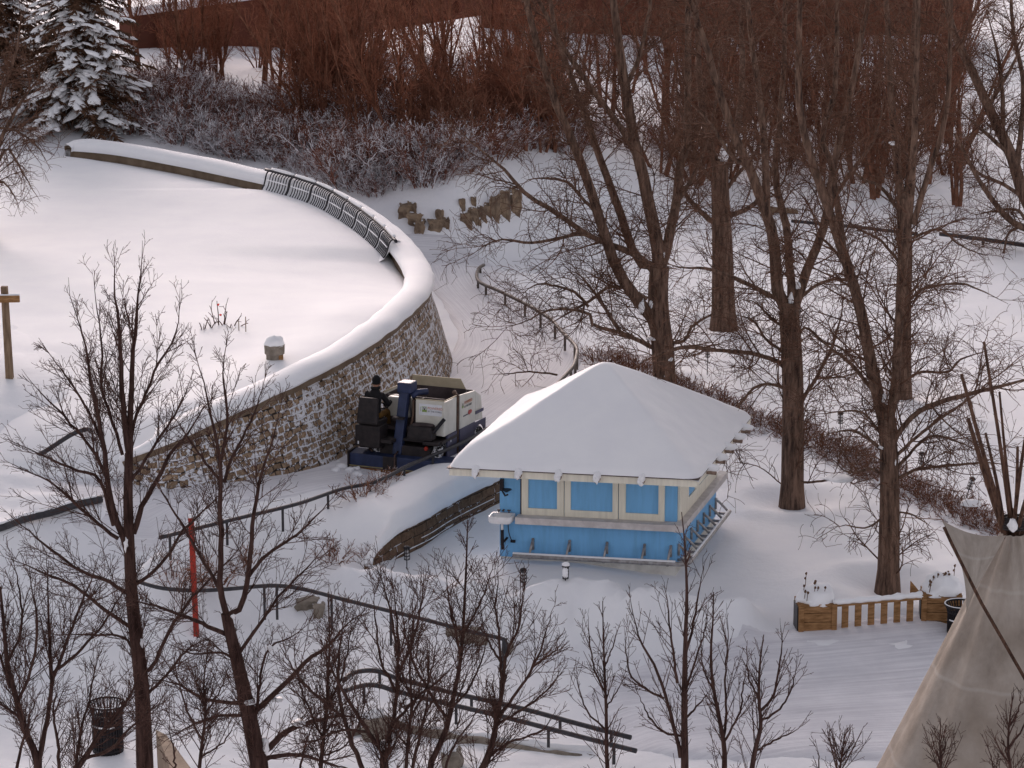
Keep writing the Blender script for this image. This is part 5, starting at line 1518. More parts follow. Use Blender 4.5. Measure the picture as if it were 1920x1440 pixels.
fore('bare_tree', 'leaning bare tree with snow in its forks, second large trunk from the left', 44, 2, [
 ([(490,1445),(483,1420),(467,1343),(453,1277),(440,1220),(430,1180),(424,1150)], 36, 26, 0.0),
 ([(424,1150),(413,1103),(414,1027),(413,960),(413,880),(403,813),(393,770),(383,720),(367,667),(363,627)], 15, 3),
 ([(424,1155),(450,1140),(463,1093),(470,1027),(477,960),(490,890),(507,840),(520,787),(530,727)], 14, 3),
 ([(413,870),(427,780),(418,713),(424,650),(433,630)], 8, 2.5),
 ([(420,905),(433,863),(467,797),(483,757),(500,697)], 8, 2.5),
 ([(413,900),(380,860),(340,800),(318,770)], 7, 2.5),
 ([(468,1350),(487,1326),(533,1283),(583,1233),(617,1210),(655,1165),(700,1145)], 15, 4),
 ([(486,1420),(507,1398),(540,1370),(590,1352),(640,1343),(700,1348)], 17, 4),
 ([(475,1355),(483,1320),(490,1260),(507,1213),(545,1195),(590,1160)], 8, 3),
 ([(425,1190),(417,1187),(350,1157),(267,1130),(215,1118)], 11, 3),
 ([(455,1320),(383,1310),(327,1280),(270,1275)], 10, 3),
 ([(460,1340),(400,1345),(350,1365),(300,1395)], 8, 3),
 ([(467,1080),(500,1040),(560,1000),(600,960),(632,925)], 9, 3),
 ([(415,1110),(380,1050),(345,990),(310,930),(285,880)], 9, 3),
 ([(445,1230),(480,1180),(530,1110),(580,1060),(620,1010)], 9, 3),
 ([(486,1432),(505,1420),(560,1415),(620,1432),(680,1450)], 12, 4),
 ([(450,1255),(420,1225),(360,1225),(300,1200)], 7, 2)],
 [(437,1154,9,14), (468,1316,22,10), (476,1353,12,20), (497,1400,16,34), (520,1312,22,7), (560,1355,30,9), (506,1215,14,10)])
fore('bare_tree', 'many stemmed bare tree at the left edge, left of the litter bin', 42, 3, [
 ([(75,1450),(62,1400),(50,1380),(33,1320),(20,1270),(13,1243),(8,1180),(0,1100)], 16, 6, 0.0),
 ([(70,1445),(82,1380),(90,1343),(97,1277),(92,1193),(90,1093),(88,1030)], 13, 4),
 ([(97,1277),(120,1220),(145,1150),(170,1090),(190,1030)], 9, 3),
 ([(97,1265),(150,1220),(200,1160),(230,1110),(262,1075)], 8, 3),
 ([(60,1400),(40,1350),(0,1320),(-30,1290)], 9, 4),
 ([(33,1320),(60,1250),(70,1180),(60,1100),(50,1040)], 8, 3),
 ([(13,1243),(40,1180),(35,1100),(20,1030)], 7, 3),
 ([(20,1290),(0,1230),(-25,1160)], 8, 3)])
fore('bare_tree', 'slanting bare tree whose limbs cross in front of the litter bin', 41, 4, [
 ([(135,1455),(160,1420),(185,1380),(215,1345),(240,1310),(262,1270)], 12, 4, 0.0),
 ([(140,1450),(150,1380),(165,1320),(175,1270),(190,1200)], 8, 3),
 ([(160,1420),(200,1410),(240,1370),(280,1335),(330,1300)], 8, 3),
 ([(110,1450),(108,1390),(100,1330),(112,1270)], 9, 3),
 ([(30,1450),(40,1400),(60,1330),(80,1290)], 8, 3)])
fore('bare_tree', 'bare tree forking low in a V with snow in the crotch, bottom centre left', 41, 5, [
 ([(722,1450),(720,1430),(720,1408)], 20, 17, 0.0),
 ([(720,1410),(707,1397),(683,1360),(660,1325),(640,1290),(615,1240),(600,1190)], 12, 3),
 ([(720,1410),(737,1353),(744,1300),(747,1260),(747,1193),(740,1120),(733,1060)], 11, 3),
 ([(683,1450),(672,1420),(655,1380),(640,1320),(634,1260),(640,1190),(650,1120)], 12, 3),
 ([(747,1260),(775,1200),(790,1130),(795,1060)], 7, 2.5),
 ([(744,1300),(715,1240),(705,1170),(700,1090)], 7, 2.5),
 ([(735,1360),(780,1310),(830,1270),(870,1225)], 8, 3),
 ([(650,1350),(600,1310),(560,1270),(520,1200)], 8, 3),
 ([(690,1372),(640,1370),(585,1390),(530,1395)], 7, 3),
 ([(745,1230),(735,1160),(720,1100),(700,1045)], 6, 2.5)],
 [(720,1398,16,20), (737,1380,7,14)])
fore('bare_tree', 'slim straight bare tree with a reddish tip in front of the brown planter wall', 43, 6, [
 ([(800,1455),(812,1420),(833,1380),(846,1330),(853,1293),(863,1243),(868,1187),(872,1110),(875,1040),(877,975)], 13, 2.5, 0.0),
 ([(853,1293),(862,1230),(850,1170),(840,1110),(836,1040)], 6, 2.5),
 ([(870,1187),(900,1130),(915,1090),(930,1040)], 6, 2),
 ([(840,1350),(800,1290),(770,1230),(755,1160),(752,1090)], 8, 2.5),
 ([(868,1200),(845,1140),(835,1090)], 5, 2),
 ([(846,1330),(880,1290),(905,1230),(918,1170)], 6, 2.5)])
fore('bare_tree', 'wide bare tree before the snow ridge, right of the slim reddish one', 42, 7, [
 ([(895,1455),(910,1430),(925,1385),(933,1340),(941,1300),(945,1270)], 15, 9, 0.0),
 ([(945,1270),(950,1225),(965,1190),(973,1177),(983,1093),(988,1063)], 8, 2.5),
 ([(941,1300),(938,1230),(934,1180),(930,1127),(937,1050)], 8, 2.5),
 ([(935,1345),(973,1293),(1003,1243),(1027,1177),(1043,1120)], 8, 2.5),
 ([(930,1360),(980,1330),(1030,1290),(1060,1240)], 7, 2.5),
 ([(915,1420),(960,1390),(1015,1370),(1050,1320)], 7, 2.5),
 ([(938,1240),(910,1190),(900,1130)], 6, 2),
 ([(1000,1250),(1040,1220),(1065,1190)], 5, 2)])
fore('bare_tree', 'thin bare sapling standing alone before the lower snow bank, between two wider trees', 43, 8, [
 ([(1140,1455),(1137,1400),(1137,1343),(1133,1243),(1131,1180),(1130,1127)], 9, 2, 0.0),
 ([(1135,1300),(1115,1255),(1105,1200),(1103,1140)], 5, 2),
 ([(1134,1250),(1150,1210),(1158,1175)], 4, 1.8),
 ([(1137,1370),(1100,1330),(1080,1270),(1075,1250)], 5, 2),
 ([(1136,1330),(1160,1290),(1172,1265)], 4, 1.8)])
fore('bare_tree', 'tall slender bare tree rising to the right corner of the blue hut', 42, 9, [
 ([(1284,1455),(1284,1400),(1283,1330),(1284,1260),(1286,1177),(1288,1110),(1284,1020),(1278,960)], 16, 2, 0.0),
 ([(1276,1420),(1273,1403),(1250,1313),(1230,1253),(1200,1200),(1185,1140),(1180,1093)], 10, 2.5),
 ([(1285,1230),(1300,1170),(1313,1093),(1325,1045)], 7, 2),
 ([(1270,1280),(1258,1190),(1250,1120),(1240,1080)], 7, 2),
 ([(1284,1300),(1300,1250),(1322,1180),(1330,1120)], 6, 2),
 ([(1245,1310),(1210,1290),(1180,1260),(1170,1170)], 6, 2),
 ([(1278,1380),(1240,1370),(1210,1330),(1190,1285)], 6, 2),
 ([(1283,1350),(1310,1320),(1335,1290)], 6, 2)])
fore('bare_tree', 'bare tree with three upright stems just right of the tall slender one', 43, 10, [
 ([(1358,1455),(1358,1397),(1345,1330),(1335,1270),(1333,1220),(1337,1160),(1338,1110)], 11, 2.5, 0.0),
 ([(1357,1400),(1362,1330),(1360,1270),(1365,1200),(1362,1130)], 7, 2),
 ([(1358,1390),(1385,1340),(1395,1280),(1405,1220)], 6, 2),
 ([(1340,1300),(1318,1250),(1315,1200)], 5, 2)])
fore('bare_tree', 'bare tree with forked upright crown in front of the trodden road', 42, 11, [
 ([(1408,1455),(1415,1410),(1427,1360),(1424,1330),(1423,1300),(1425,1243),(1432,1190)], 11, 2.5, 0.0),
 ([(1424,1335),(1447,1310),(1463,1243),(1466,1200),(1463,1160)], 7, 2),
 ([(1425,1355),(1460,1330),(1485,1290),(1496,1230)], 6, 2),
 ([(1424,1310),(1405,1270),(1400,1220)], 5, 2),
 ([(1415,1410),(1450,1390),(1490,1370),(1510,1350)], 6, 2)])
fore('bare_sapling', 'little bare sapling at the bottom edge before the road', 42, 12, [
 ([(1572,1460),(1578,1420),(1584,1375)], 6, 2, 0.0), ([(1535,1460),(1535,1420),(1528,1395)], 4, 2), ([(1577,1430),(1595,1410),(1602,1395)], 3, 1.5)])
fore('bare_sapling', 'small branching sapling in front of the lower middle of the tipi', 42, 13, [
 ([(1765,1470),(1763,1430),(1762,1400),(1760,1374)], 5, 2, 0.0), ([(1763,1430),(1752,1400),(1748,1385)], 3.5, 1.6), ([(1763,1425),(1772,1400),(1772,1372)], 3.5, 1.6)])
fore('bare_tree', 'bare tree top spreading over the bottom right corner of the tipi', 42, 14, [
 ([(1900,1500),(1895,1440),(1890,1400),(1893,1350),(1900,1300)], 8, 2.5, 0.0), ([(1870,1480),(1860,1430),(1850,1395),(1845,1385)], 5, 2), ([(1893,1400),(1915,1370),(1935,1320)], 6, 2), ([(1890,1420),(1880,1390),(1876,1370)], 4, 2), ([(1895,1360),(1910,1330),(1915,1290)], 5, 2)])
fore('bare_tree', 'tangle of thin bare stems between the leaning tree and the V forked one', 41.5, 15, [
 ([(600,1455),(605,1400),(612,1340),(615,1270),(618,1200),(615,1110)], 9, 2.5, 0.0),
 ([(606,1390),(580,1330),(560,1270),(548,1200)], 6, 2), ([(612,1330),(640,1270),(655,1200),(662,1130)], 6, 2), ([(560,1455),(575,1390),(600,1330)], 6, 2.5), ([(770,1455),(785,1390),(800,1320),(805,1250),(798,1180)], 8, 2.5), ([(600,1420),(650,1395),(690,1330)], 5, 2)])

fore('bare_tree', 'thin bare tree between the two tallest left trees, low in the picture', 40.5, 16, [
 ([(372,1460),(378,1400),(385,1340),(382,1280),(390,1220)], 8, 2.5, 0.0), ([(380,1390),(350,1330),(335,1280),(322,1220)], 6, 2), ([(384,1340),(415,1290),(430,1240)], 5, 2), ([(330,1460),(325,1400),(310,1350)], 6, 2), ([(376,1420),(420,1390),(450,1340)], 5, 2)])
fore('bare_tree', 'thin bare tree before the ramp railings, left of the slim reddish one', 41, 17, [
 ([(760,1460),(765,1390),(772,1320),(768,1250),(775,1180),(772,1120)], 8, 2, 0.0), ([(768,1350),(800,1290),(815,1230),(820,1170)], 6, 2), ([(770,1300),(745,1240),(735,1190)], 5, 2), ([(830,1460),(850,1400),(885,1350),(900,1300)], 7, 2), ([(765,1400),(720,1350),(700,1300)], 5, 2)])

# --- the big trees behind the hut
MID = [dict(spacing=.26, tmin=.06, tmax=.97, ang=(35, 80), ln=2.1, lenf=.45, K=9, up=.8, curl=1.0, rk=.45, r0max=.022, rtip=.0075, jit=.09, grav=1.5, lcap=.6),
       dict(spacing=.135, tmin=.08, tmax=.98, ang=(30, 75), ln=1.0, lenf=.4, K=8, up=.55, curl=1.5, rk=.7, r0max=.0095, rtip=.0055, jit=.09, grav=2.4),
       dict(spacing=.26, tmin=.15, tmax=.98, ang=(35, 75), ln=.50, lenf=.3, K=5, up=.25, curl=1.4, rk=.8, r0max=.0065, rtip=.0048, jit=.09, grav=1.5)]
def big(name, label, foot, seed, limbs, snow=(), levels=MID):
    f = G(*foot)
    T = Tree(f[1], seed)
    for l in limbs: T.limb(l[0], l[1], l[2], *(l[3:] if len(l) > 3 else ()))
    T.limbs[0][0][0][2] -= .25
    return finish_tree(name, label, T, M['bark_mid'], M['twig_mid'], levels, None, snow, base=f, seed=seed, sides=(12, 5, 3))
big('large_tree', 'large bare tree behind the hut roof peak, limbs spreading left over the path', (1247,722), 21, [
 ([(1247,728),(1243,660),(1240,630),(1235,585),(1234,540),(1237,500)], 44, 36, 0.0),
 ([(1238,640),(1230,612),(1213,580),(1187,553),(1160,507),(1147,480),(1140,460),(1107,357),(1083,290),(1063,240),(1040,187),(1007,83),(990,17),(975,-60)], 24, 9, -.2),
 ([(1237,500),(1210,500),(1187,470),(1157,383),(1120,283),(1107,240),(1073,150),(1045,70),(1025,-40)], 18, 7, .2),
 ([(1237,500),(1237,480),(1223,417),(1203,317),(1190,267),(1173,167),(1163,100),(1150,0),(1143,-80)], 26, 11, 0.0),
 ([(1240,500),(1250,467),(1267,383),(1277,300),(1287,283),(1290,167),(1290,33),(1295,-60)], 20, 9, .25),
 ([(1200,300),(1160,235),(1105,160),(1070,110),(1040,60),(1005,-10)], 12, 7, -.3),
 ([(1222,505),(1190,477),(1107,443),(1040,397),(990,367),(940,313),(873,257),(840,225)], 13, 4, -.45),
 ([(1238,655),(1220,650),(1173,627),(1113,610),(1103,587),(1060,580),(1023,583),(985,603),(940,617)], 9, 3, -.5),
 ([(1213,560),(1177,540),(1140,540),(1107,563),(1060,590),(1010,620)], 8, 3, -.3),
 ([(1165,625),(1157,613),(1117,553),(1083,513),(1053,513)], 8, 3, -.4),
 ([(1103,575),(1080,550),(1057,540),(1007,533),(970,560)], 6, 2.5, -.5),
 ([(1242,640),(1280,640),(1300,610),(1340,585),(1380,555)], 7, 3, -.4),
 ([(1247,660),(1290,650),(1340,655),(1400,668)], 8, 3, .5),
 ([(1045,703),(1000,697),(960,700),(918,703)], 4, 2, -.2),
 ([(1107,443),(1080,440),(1000,455),(935,450),(880,480)], 7, 3, -.6),
 ([(1120,400),(1090,370),(1060,340),(1000,335),(975,350)], 7, 3, -.5),
 ([(1267,383),(1300,330),(1330,250),(1345,170),(1350,80)], 9, 4, .5),
 ([(1173,167),(1200,100),(1215,30),(1225,-30)], 9, 5, .2)],
 [(1241,478,14,24),(1203,575,14,26),(1233,586,12,12),(1222,634,22,7),(1255,673,14,10),(1222,570,10,16)])
big('large_tree', 'thick straight trunk standing far back, right of the tree at the roof peak', (1357,608), 22, [
 ([(1357,614),(1356,560),(1355,480),(1352,400),(1350,340),(1352,300)], 46, 30, 0.0),
 ([(1350,345),(1340,300),(1325,250),(1312,160),(1308,60),(1300,-30)], 17, 7),
 ([(1353,320),(1370,290),(1384,230),(1392,140),(1390,40),(1395,-30)], 16, 7),
 ([(1352,415),(1333,413),(1300,383),(1280,353),(1262,310)], 12, 5),
 ([(1356,410),(1373,403),(1413,383),(1440,340),(1460,270)], 11, 5),
 ([(1352,370),(1380,330),(1420,280),(1450,180)], 8, 4),
 ([(1350,350),(1320,320),(1285,240),(1265,150)], 8, 4)], [(1358,290,18,34)])
big('large_tree', 'large bare tree just right of the hut, its thick trunk dividing into many tall limbs', (1485,940), 23, [
 ([(1485,948),(1486,880),(1487,780),(1486,700),(1483,640),(1480,590),(1482,565)], 44, 38, 0.0),
 ([(1474,580),(1460,555),(1457,513),(1450,480),(1453,460),(1437,400),(1423,363),(1407,317),(1373,247),(1347,167),(1323,83),(1300,17),(1280,-50)], 24, 8, -.2),
 ([(1437,390),(1437,350),(1433,267),(1420,150),(1410,83),(1403,17),(1398,-60)], 15, 8, .2),
 ([(1484,570),(1483,513),(1477,480),(1478,440),(1460,367),(1452,327),(1462,230),(1470,120),(1472,20),(1475,-50)], 17, 7, .35),
 ([(1490,575),(1500,550),(1510,513),(1527,480),(1533,460),(1550,400),(1560,333),(1573,267),(1593,183),(1613,83),(1627,7),(1635,-60)], 19, 8, .1),
 ([(1470,565),(1457,560),(1380,523),(1323,503),(1280,502),(1240,490)], 10, 4, -.4),
 ([(1472,690),(1463,680),(1407,662),(1340,657),(1280,652),(1225,668),(1170,700)], 9, 3, -.5),
 ([(1495,760),(1507,747),(1553,667),(1575,600),(1583,550)], 8, 4, -.5),
 ([(1495,640),(1510,613),(1543,640),(1580,655),(1620,700)], 6, 3, -.5),
 ([(1480,620),(1450,600),(1420,570),(1390,560)], 6, 3, .4),
 ([(1492,565),(1540,530),(1600,520),(1640,500)], 7, 3, .5),
 ([(1495,905),(1540,902),(1580,893),(1597,907),(1613,903),(1645,895)], 5, 3, -.5),
 ([(1470,660),(1440,640),(1410,600),(1370,590)], 6, 3, -.3),
 ([(1478,730),(1440,720),(1410,730),(1380,770),(1310,850)], 6, 2.5, -.6),
 ([(1407,317),(1370,290),(1330,230),(1290,190)], 9, 4, -.3),
 ([(1550,400),(1590,330),(1640,260),(1660,170)], 9, 4, .3)],
 [(1483,562,10,24),(1497,535,10,16),(1497,640,6,22)])
big('large_tree', 'nearest big forked trunk, growing just behind the picket fence', (1665,1098), 24, [
 ([(1664,1106),(1666,1060),(1668,960),(1668,900),(1667,860),(1664,810),(1660,780)], 44, 32, 0.0),
 ([(1658,790),(1640,720),(1633,680),(1617,597),(1600,530),(1583,480),(1577,460),(1557,410),(1543,360),(1520,293),(1500,217),(1497,133),(1500,33),(1498,-60)], 25, 8, -.15),
 ([(1585,490),(1570,383),(1557,300),(1540,257),(1563,183),(1568,100),(1570,0),(1575,-60)], 14, 7, .25),
 ([(1664,800),(1673,767),(1679,713),(1683,640),(1690,540),(1697,470),(1705,400),(1713,300),(1716,183),(1720,60),(1722,-50)], 19, 8, -.25),
 ([(1712,420),(1740,327),(1763,260),(1777,183),(1782,50),(1785,-50)], 12, 7, -.1),
 ([(1675,835),(1680,820),(1713,780),(1747,760),(1813,740),(1920,713),(1975,695)], 11, 6, -.4),
 ([(1677,858),(1687,847),(1747,797),(1820,747),(1870,710)], 7, 3, -.5),
 ([(1675,905),(1690,893),(1720,880),(1780,873),(1857,868),(1915,880)], 7, 3, -.5),
 ([(1660,850),(1650,842),(1627,823),(1597,807),(1545,815)], 7, 3, -.4),
 ([(1655,750),(1633,727),(1593,680),(1553,650),(1513,620)], 9, 4, .4),
 ([(1660,825),(1620,775),(1580,772),(1520,778)], 5, 2.5, -.5),
 ([(1680,880),(1740,820),(1800,830),(1850,855)], 6, 3, -.2),
 ([(1660,890),(1630,880),(1590,885),(1560,860)], 6, 3, -.3),
 ([(1680,960),(1710,965),(1750,990)], 4, 2, .3),
 ([(1655,970),(1625,990),(1590,985),(1555,990)], 4, 2, .3),
 ([(1600,530),(1565,470),(1530,440),(1490,430)], 7, 3, .4)],
 [(1656,748,14,28),(1672,746,6,10),(1656,838,20,8),(1676,870,8,30),(1574,897,60,6)])
big('large_tree', 'tall straight trunk rising behind the nearest forked tree', (1692,738), 25, [
 ([(1692,744),(1693,660),(1694,560),(1697,480),(1695,410),(1693,370)], 33, 26, 0.0),
 ([(1693,380),(1684,333),(1681,277),(1672,200),(1668,100),(1660,-30)], 17, 8),
 ([(1696,400),(1707,300),(1710,183),(1712,80),(1718,-40)], 15, 7),
 ([(1700,565),(1707,560),(1737,540),(1800,532),(1840,545),(1890,570)], 6, 2.5, -.5),
 ([(1700,710),(1730,697),(1777,697),(1803,673),(1860,655)], 6, 3, -.5),
 ([(1692,500),(1650,450),(1610,430),(1570,400)], 6, 3, .4),
 ([(1700,450),(1760,430),(1800,460),(1850,480)], 6, 3, .3),
 ([(1690,400),(1650,350),(1610,330),(1560,260)], 8, 3, .3)], [(1673,268,12,9)])
# ------------------------------------------------------------------ background: dense wood, shrubs, hedge, spruces
def proto_tree(seed, h, stems, levels, r0, spread=.25, K=14, lean=.05):
    g = np.random.default_rng(seed)
    Pn, Rn = [], []
    for k in range(stems):
        a = g.uniform(0, 2 * math.pi); sp = g.uniform(.2, 1) * spread if stems > 1 else 0
        d = nrm(np.array([math.cos(a) * sp + g.normal() * lean, math.sin(a) * sp + g.normal() * lean, 1.0]))
        ln = h * g.uniform(.75, 1.05); p = np.array([math.cos(a) * .12 * (stems > 1), math.sin(a) * .12 * (stems > 1), -.3]); row = [p]
        cv = g.normal(size=3) * .10; cv[2] = 0
        for _ in range(K - 1):
            p = p + d * ln / (K - 1); row.append(p); d = nrm(d + cv / K + g.normal(size=3) * .045)
        Pn.append(row); rr = r0 * g.uniform(.65, 1.1)
        Rn.append(np.linspace(rr, rr * .18, K))
    P0, R0 = np.array(Pn), np.array(Rn)
    bat = []; par = (P0, R0)
    for li, kw in enumerate(levels):
        ch = spawn(par[0], par[1], seed=seed * 31 + li, **kw)
        bat.append((ch[0], ch[1], 4 if li == 0 else 3)); par = ch
    return tubes_mesh('trunk', [(P0, R0, 7)]), tubes_mesh('branches', bat)
FARL = [dict(spacing=.36, tmin=.16, tmax=.97, ang=(25, 60), ln=2.6, lenf=.6, K=7, up=.7, curl=.35, rk=.5, r0max=.04, rtip=.010, jit=.08, lcap=.5),
        dict(spacing=.24, tmin=.12, tmax=.98, ang=(25, 60), ln=1.1, lenf=.45, K=5, up=.35, curl=.5, rk=.7, r0max=.015, rtip=.008, jit=.1),
        dict(spacing=.26, tmin=.15, tmax=1.0, ang=(30, 65), ln=.5, lenf=.3, K=3, up=.2, curl=.4, rk=.8, r0max=.010, rtip=.0065, jit=.1)]
MULTI = [dict(spacing=.40, tmin=.15, tmax=.97, ang=(18, 48), ln=2.0, lenf=.6, K=7, up=.5, curl=.3, rk=.55, r0max=.03, rtip=.009, jit=.08, lcap=.45),
         dict(spacing=.24, tmin=.12, tmax=.98, ang=(25, 55), ln=1.0, lenf=.45, K=5, up=.35, curl=.5, rk=.7, r0max=.014, rtip=.0075, jit=.1),
         dict(spacing=.28, tmin=.15, tmax=1.0, ang=(30, 65), ln=.45, lenf=.3, K=3, up=.2, curl=.4, rk=.8, r0max=.009, rtip=.0065, jit=.1)]
protos = {}
for k in range(3): protos['single', k] = proto_tree(100 + k, 8.5, 1, FARL, .16)
for k in range(3): protos['multi', k] = proto_tree(200 + k, 7.5, 4, MULTI, .085, .48)
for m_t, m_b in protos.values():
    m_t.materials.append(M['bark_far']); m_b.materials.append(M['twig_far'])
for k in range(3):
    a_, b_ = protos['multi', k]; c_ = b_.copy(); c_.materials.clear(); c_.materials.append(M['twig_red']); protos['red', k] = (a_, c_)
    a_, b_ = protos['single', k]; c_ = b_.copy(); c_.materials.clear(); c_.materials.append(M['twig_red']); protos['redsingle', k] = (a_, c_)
def place(kind, p, label, group, scale, rz, cat='tree', name='bare_tree'):
    mt, mb_ = protos[kind]
    r = empty(name, p, label, cat, group, rz)
    r.scale = (scale,) * 3
    for nm, me in (('trunk', mt), ('branches', mb_)):
        if me is None: continue
        o = bpy.data.objects.new(nm, me); C.objects.link(o); o.parent = r
    return r
R_ = random.Random(5)
def at_ground(px, py):
    p = G(px, py); return (p[0], p[1], p[2] - .05)
# individually recognisable ones
for px, py, k, sc_, lab in ((347, 182, 0, .95, 'bare tree with a low fork on the snow slope, right of the snowy spruce'),
                            (495, 157, 1, .95, 'straight bare tree on the snow slope before the dark clad wall'),
                            (258, 134, 2, .80, 'slim bare tree leaning right beside the snowy spruce'),
                            (520, 196, 2, .6, 'slender bare tree rising out of the shrubs behind the plaza wall'),
                            (565, 260, 0, .55, 'bare tree with snowy crooked arms among the shrubs above the curved bench')):
    place(('single', k), at_ground(px, py), lab, None, sc_, R_.uniform(0, 6))
# the thicket: dense trees beyond the path and across the top right
LAB_A = 'bare reddish brown tree in the dense thicket above the embankment'
for k in range(40):
    px = R_.uniform(590, 1050); t = R_.random()
    py = 285 - 190 * t ** 1.2 + (px - 800) * .0
    place((R_.choice(['redsingle', 'red', 'red', 'multi']), R_.randrange(3)), at_ground(px, py), LAB_A, 'bare trees of the left thicket', R_.uniform(.62, .95), R_.uniform(0, 6.28))
LAB_B = 'bare brown tree in the dense wood behind the large trees at the top right'
for k in range(56):
    px = R_.uniform(1230, 1800); t = R_.random()
    py = 345 - 270 * t ** 1.25
    place((R_.choice(['single', 'multi', 'multi']), R_.randrange(3)), at_ground(px, py), LAB_B, 'bare trees of the right wood', R_.uniform(.7, 1.15), R_.uniform(0, 6.28))
LAB_D = 'rusty bare tree in the far row beyond the low dark clad wall'
for k in range(26):
    px = R_.uniform(250, 900); py = R_.uniform(-70, 38)
    place((R_.choice(['redsingle', 'red']), R_.randrange(3)), at_ground(px, py), LAB_D, 'rusty trees beyond the clad wall', R_.uniform(.55, .9), R_.uniform(0, 6.28))
LAB_E = 'rusty thin tree in front of the low dark clad wall'
for k in range(26):
    px = R_.uniform(285, 640); py = R_.uniform(100, 165)
    place((R_.choice(['redsingle', 'red']), R_.randrange(3)), at_ground(px, py), LAB_E, 'rusty trees before the clad wall', R_.uniform(.45, .7), R_.uniform(0, 6.28))
LAB_C = 'bare tree standing in the snow slope before the thicket at the top centre'
for k in range(12):
    px = R_.uniform(1040, 1260); py = R_.uniform(70, 240)
    place(('single', R_.randrange(3)), at_ground(px, py), LAB_C, 'bare trees of the top centre', R_.uniform(.5, .8), R_.uniform(0, 6.28))
for px, py, sc_, lab in ((1640, 372, .9, 'clump of close dark stems rising from the snow left of the tall straight trunk'),
                         (1793, 385, .9, 'fan of many slender stems from one base at the right'),
                         (1545, 350, .7, 'small clump of thin stems behind the nearest tree limbs')):
    place(('multi', R_.randrange(3)), at_ground(px, py), lab, None, sc_, R_.uniform(0, 6))
    place
# leaning trees at the right edge
big('large_tree', 'leaning bare tree entering from the right edge above the tipi poles', (1960, 430), 31, [
 ([(1965,440),(1920,367),(1897,293),(1853,200),(1820,127),(1793,73),(1775,10),(1765,-60)], 26, 10, .1),
 ([(1897,293),(1860,260),(1820,225),(1790,200)], 9, 4), ([(1880,260),(1880,180),(1870,100),(1850,20)], 9, 5),
 ([(1905,315),(1915,240),(1918,150),(1900,60),(1895,-20)], 12, 6, .4), ([(1853,200),(1900,120),(1925,60)], 8, 4), ([(1925,375),(1880,345),(1830,320),(1800,270)], 8, 4)])
big('large_tree', 'drooping bare tree at the right edge beside the buried rail', (1985, 470), 32, [
 ([(1990,480),(1950,440),(1915,425),(1885,405),(1840,345),(1810,290),(1790,250)], 16, 5, -.2),
 ([(1930,430),(1910,395),(1870,395),(1820,405)], 7, 3), ([(1950,440),(1925,480),(1915,540),(1900,600)], 6, 3), ([(1915,425),(1890,440),(1880,500),(1885,560)], 5, 2.5)])

# shrubs behind the plaza wall, dusted with snow
def shrub_mesh(seed, h, stems, spread, mname, fine=1.0):
    g = np.random.default_rng(seed)
    K = 7; Pn, Rn = [], []
    for k in range(stems):
        a = g.uniform(0, 6.283); rr = g.uniform(0, 1) ** .6
        p = np.array([math.cos(a) * rr * spread * .55, math.sin(a) * rr * spread * .55, -.1]); d = nrm(np.array([math.cos(a) * rr * spread, math.sin(a) * rr * spread, h]) / h + g.normal(size=3) * .12)
        ln = h * g.uniform(.6, 1.05); row = [p]
        for _ in range(K - 1):
            p = p + d * ln / (K - 1); row.append(p); d = nrm(d + g.normal(size=3) * .09 + np.array([math.cos(a), math.sin(a), -.3]) * .04)
        Pn.append(row); Rn.append(np.linspace(.017, .008, K))
    P0, R0 = np.array(Pn), np.array(Rn)
    c1 = spawn(P0, R0, spacing=.15 / fine, tmin=.15, tmax=1, ang=(22, 60), ln=.55 * min(1, h), lenf=.4, K=4, up=.3, curl=.6, rk=.8, r0max=.011, rtip=.0075, seed=seed + 1)
    c2 = spawn(c1[0], c1[1], spacing=.15 / fine, tmin=.1, tmax=1, ang=(30, 70), ln=.24, lenf=.3, K=3, up=.2, curl=.5, rk=.9, r0max=.009, rtip=.0065, seed=seed + 2)
    me = tubes_mesh('shrub', [(P0, R0, 4), (c1[0], c1[1], 3), (c2[0], c2[1], 3)])
    me.materials.append(M[mname])
    return me
SH = [shrub_mesh(300 + k, 1.5, 26, .8, 'twig_snowy') for k in range(3)]
SW_ = [shrub_mesh(320 + k, 1.1, 30, .8, 'twig_snowier', 1.15) for k in range(3)]
def shrub(me, p, label, group, sc_, name='shrub', cat='shrub'):
    o = bpy.data.objects.new(name, me); C.objects.link(o); o.location = p
    o.rotation_euler = (0, 0, R_.uniform(0, 6.28)); o.scale = (sc_ * R_.uniform(.9, 1.15), sc_ * R_.uniform(.9, 1.15), sc_)
    return tag(o, label, cat, group)
for k in range(74):
    px = R_.uniform(215, 880)
    top = 165 + max(0, px - 300) * .12 + (20 if px > 600 else 0)
    bot = np.interp(px, [215, 350, 530, 650, 760, 900], [238, 268, 308, 345, 352, 318])
    py = top + (bot - top) * R_.random() ** .8
    shrub(R_.choice(SH), at_ground(px, py + 4), 'reddish brown shrub with snow caught in its twigs, on the slope behind the plaza wall', 'shrubs on the slope behind the plaza', R_.uniform(.8, 1.25))
for k in range(46):
    px = R_.uniform(250, 900)
    bot = np.interp(px, [215, 350, 530, 650, 740, 800, 900], [246, 275, 314, 352, 365, 345, 316])
    py = bot - R_.random() * 28
    shrub(R_.choice(SW_), at_ground(px, py + 2), 'low shrub nearly white with frost and snow, directly behind the plaza wall', 'snow laden shrubs along the wall', R_.uniform(.65, 1.05))
for px, py, s_, lab in ((655, 352, 1.35, 'tall shrub with several bare stems just behind the curved bench'),):
    shrub(SH[0], at_ground(px, py), lab, None, s_)
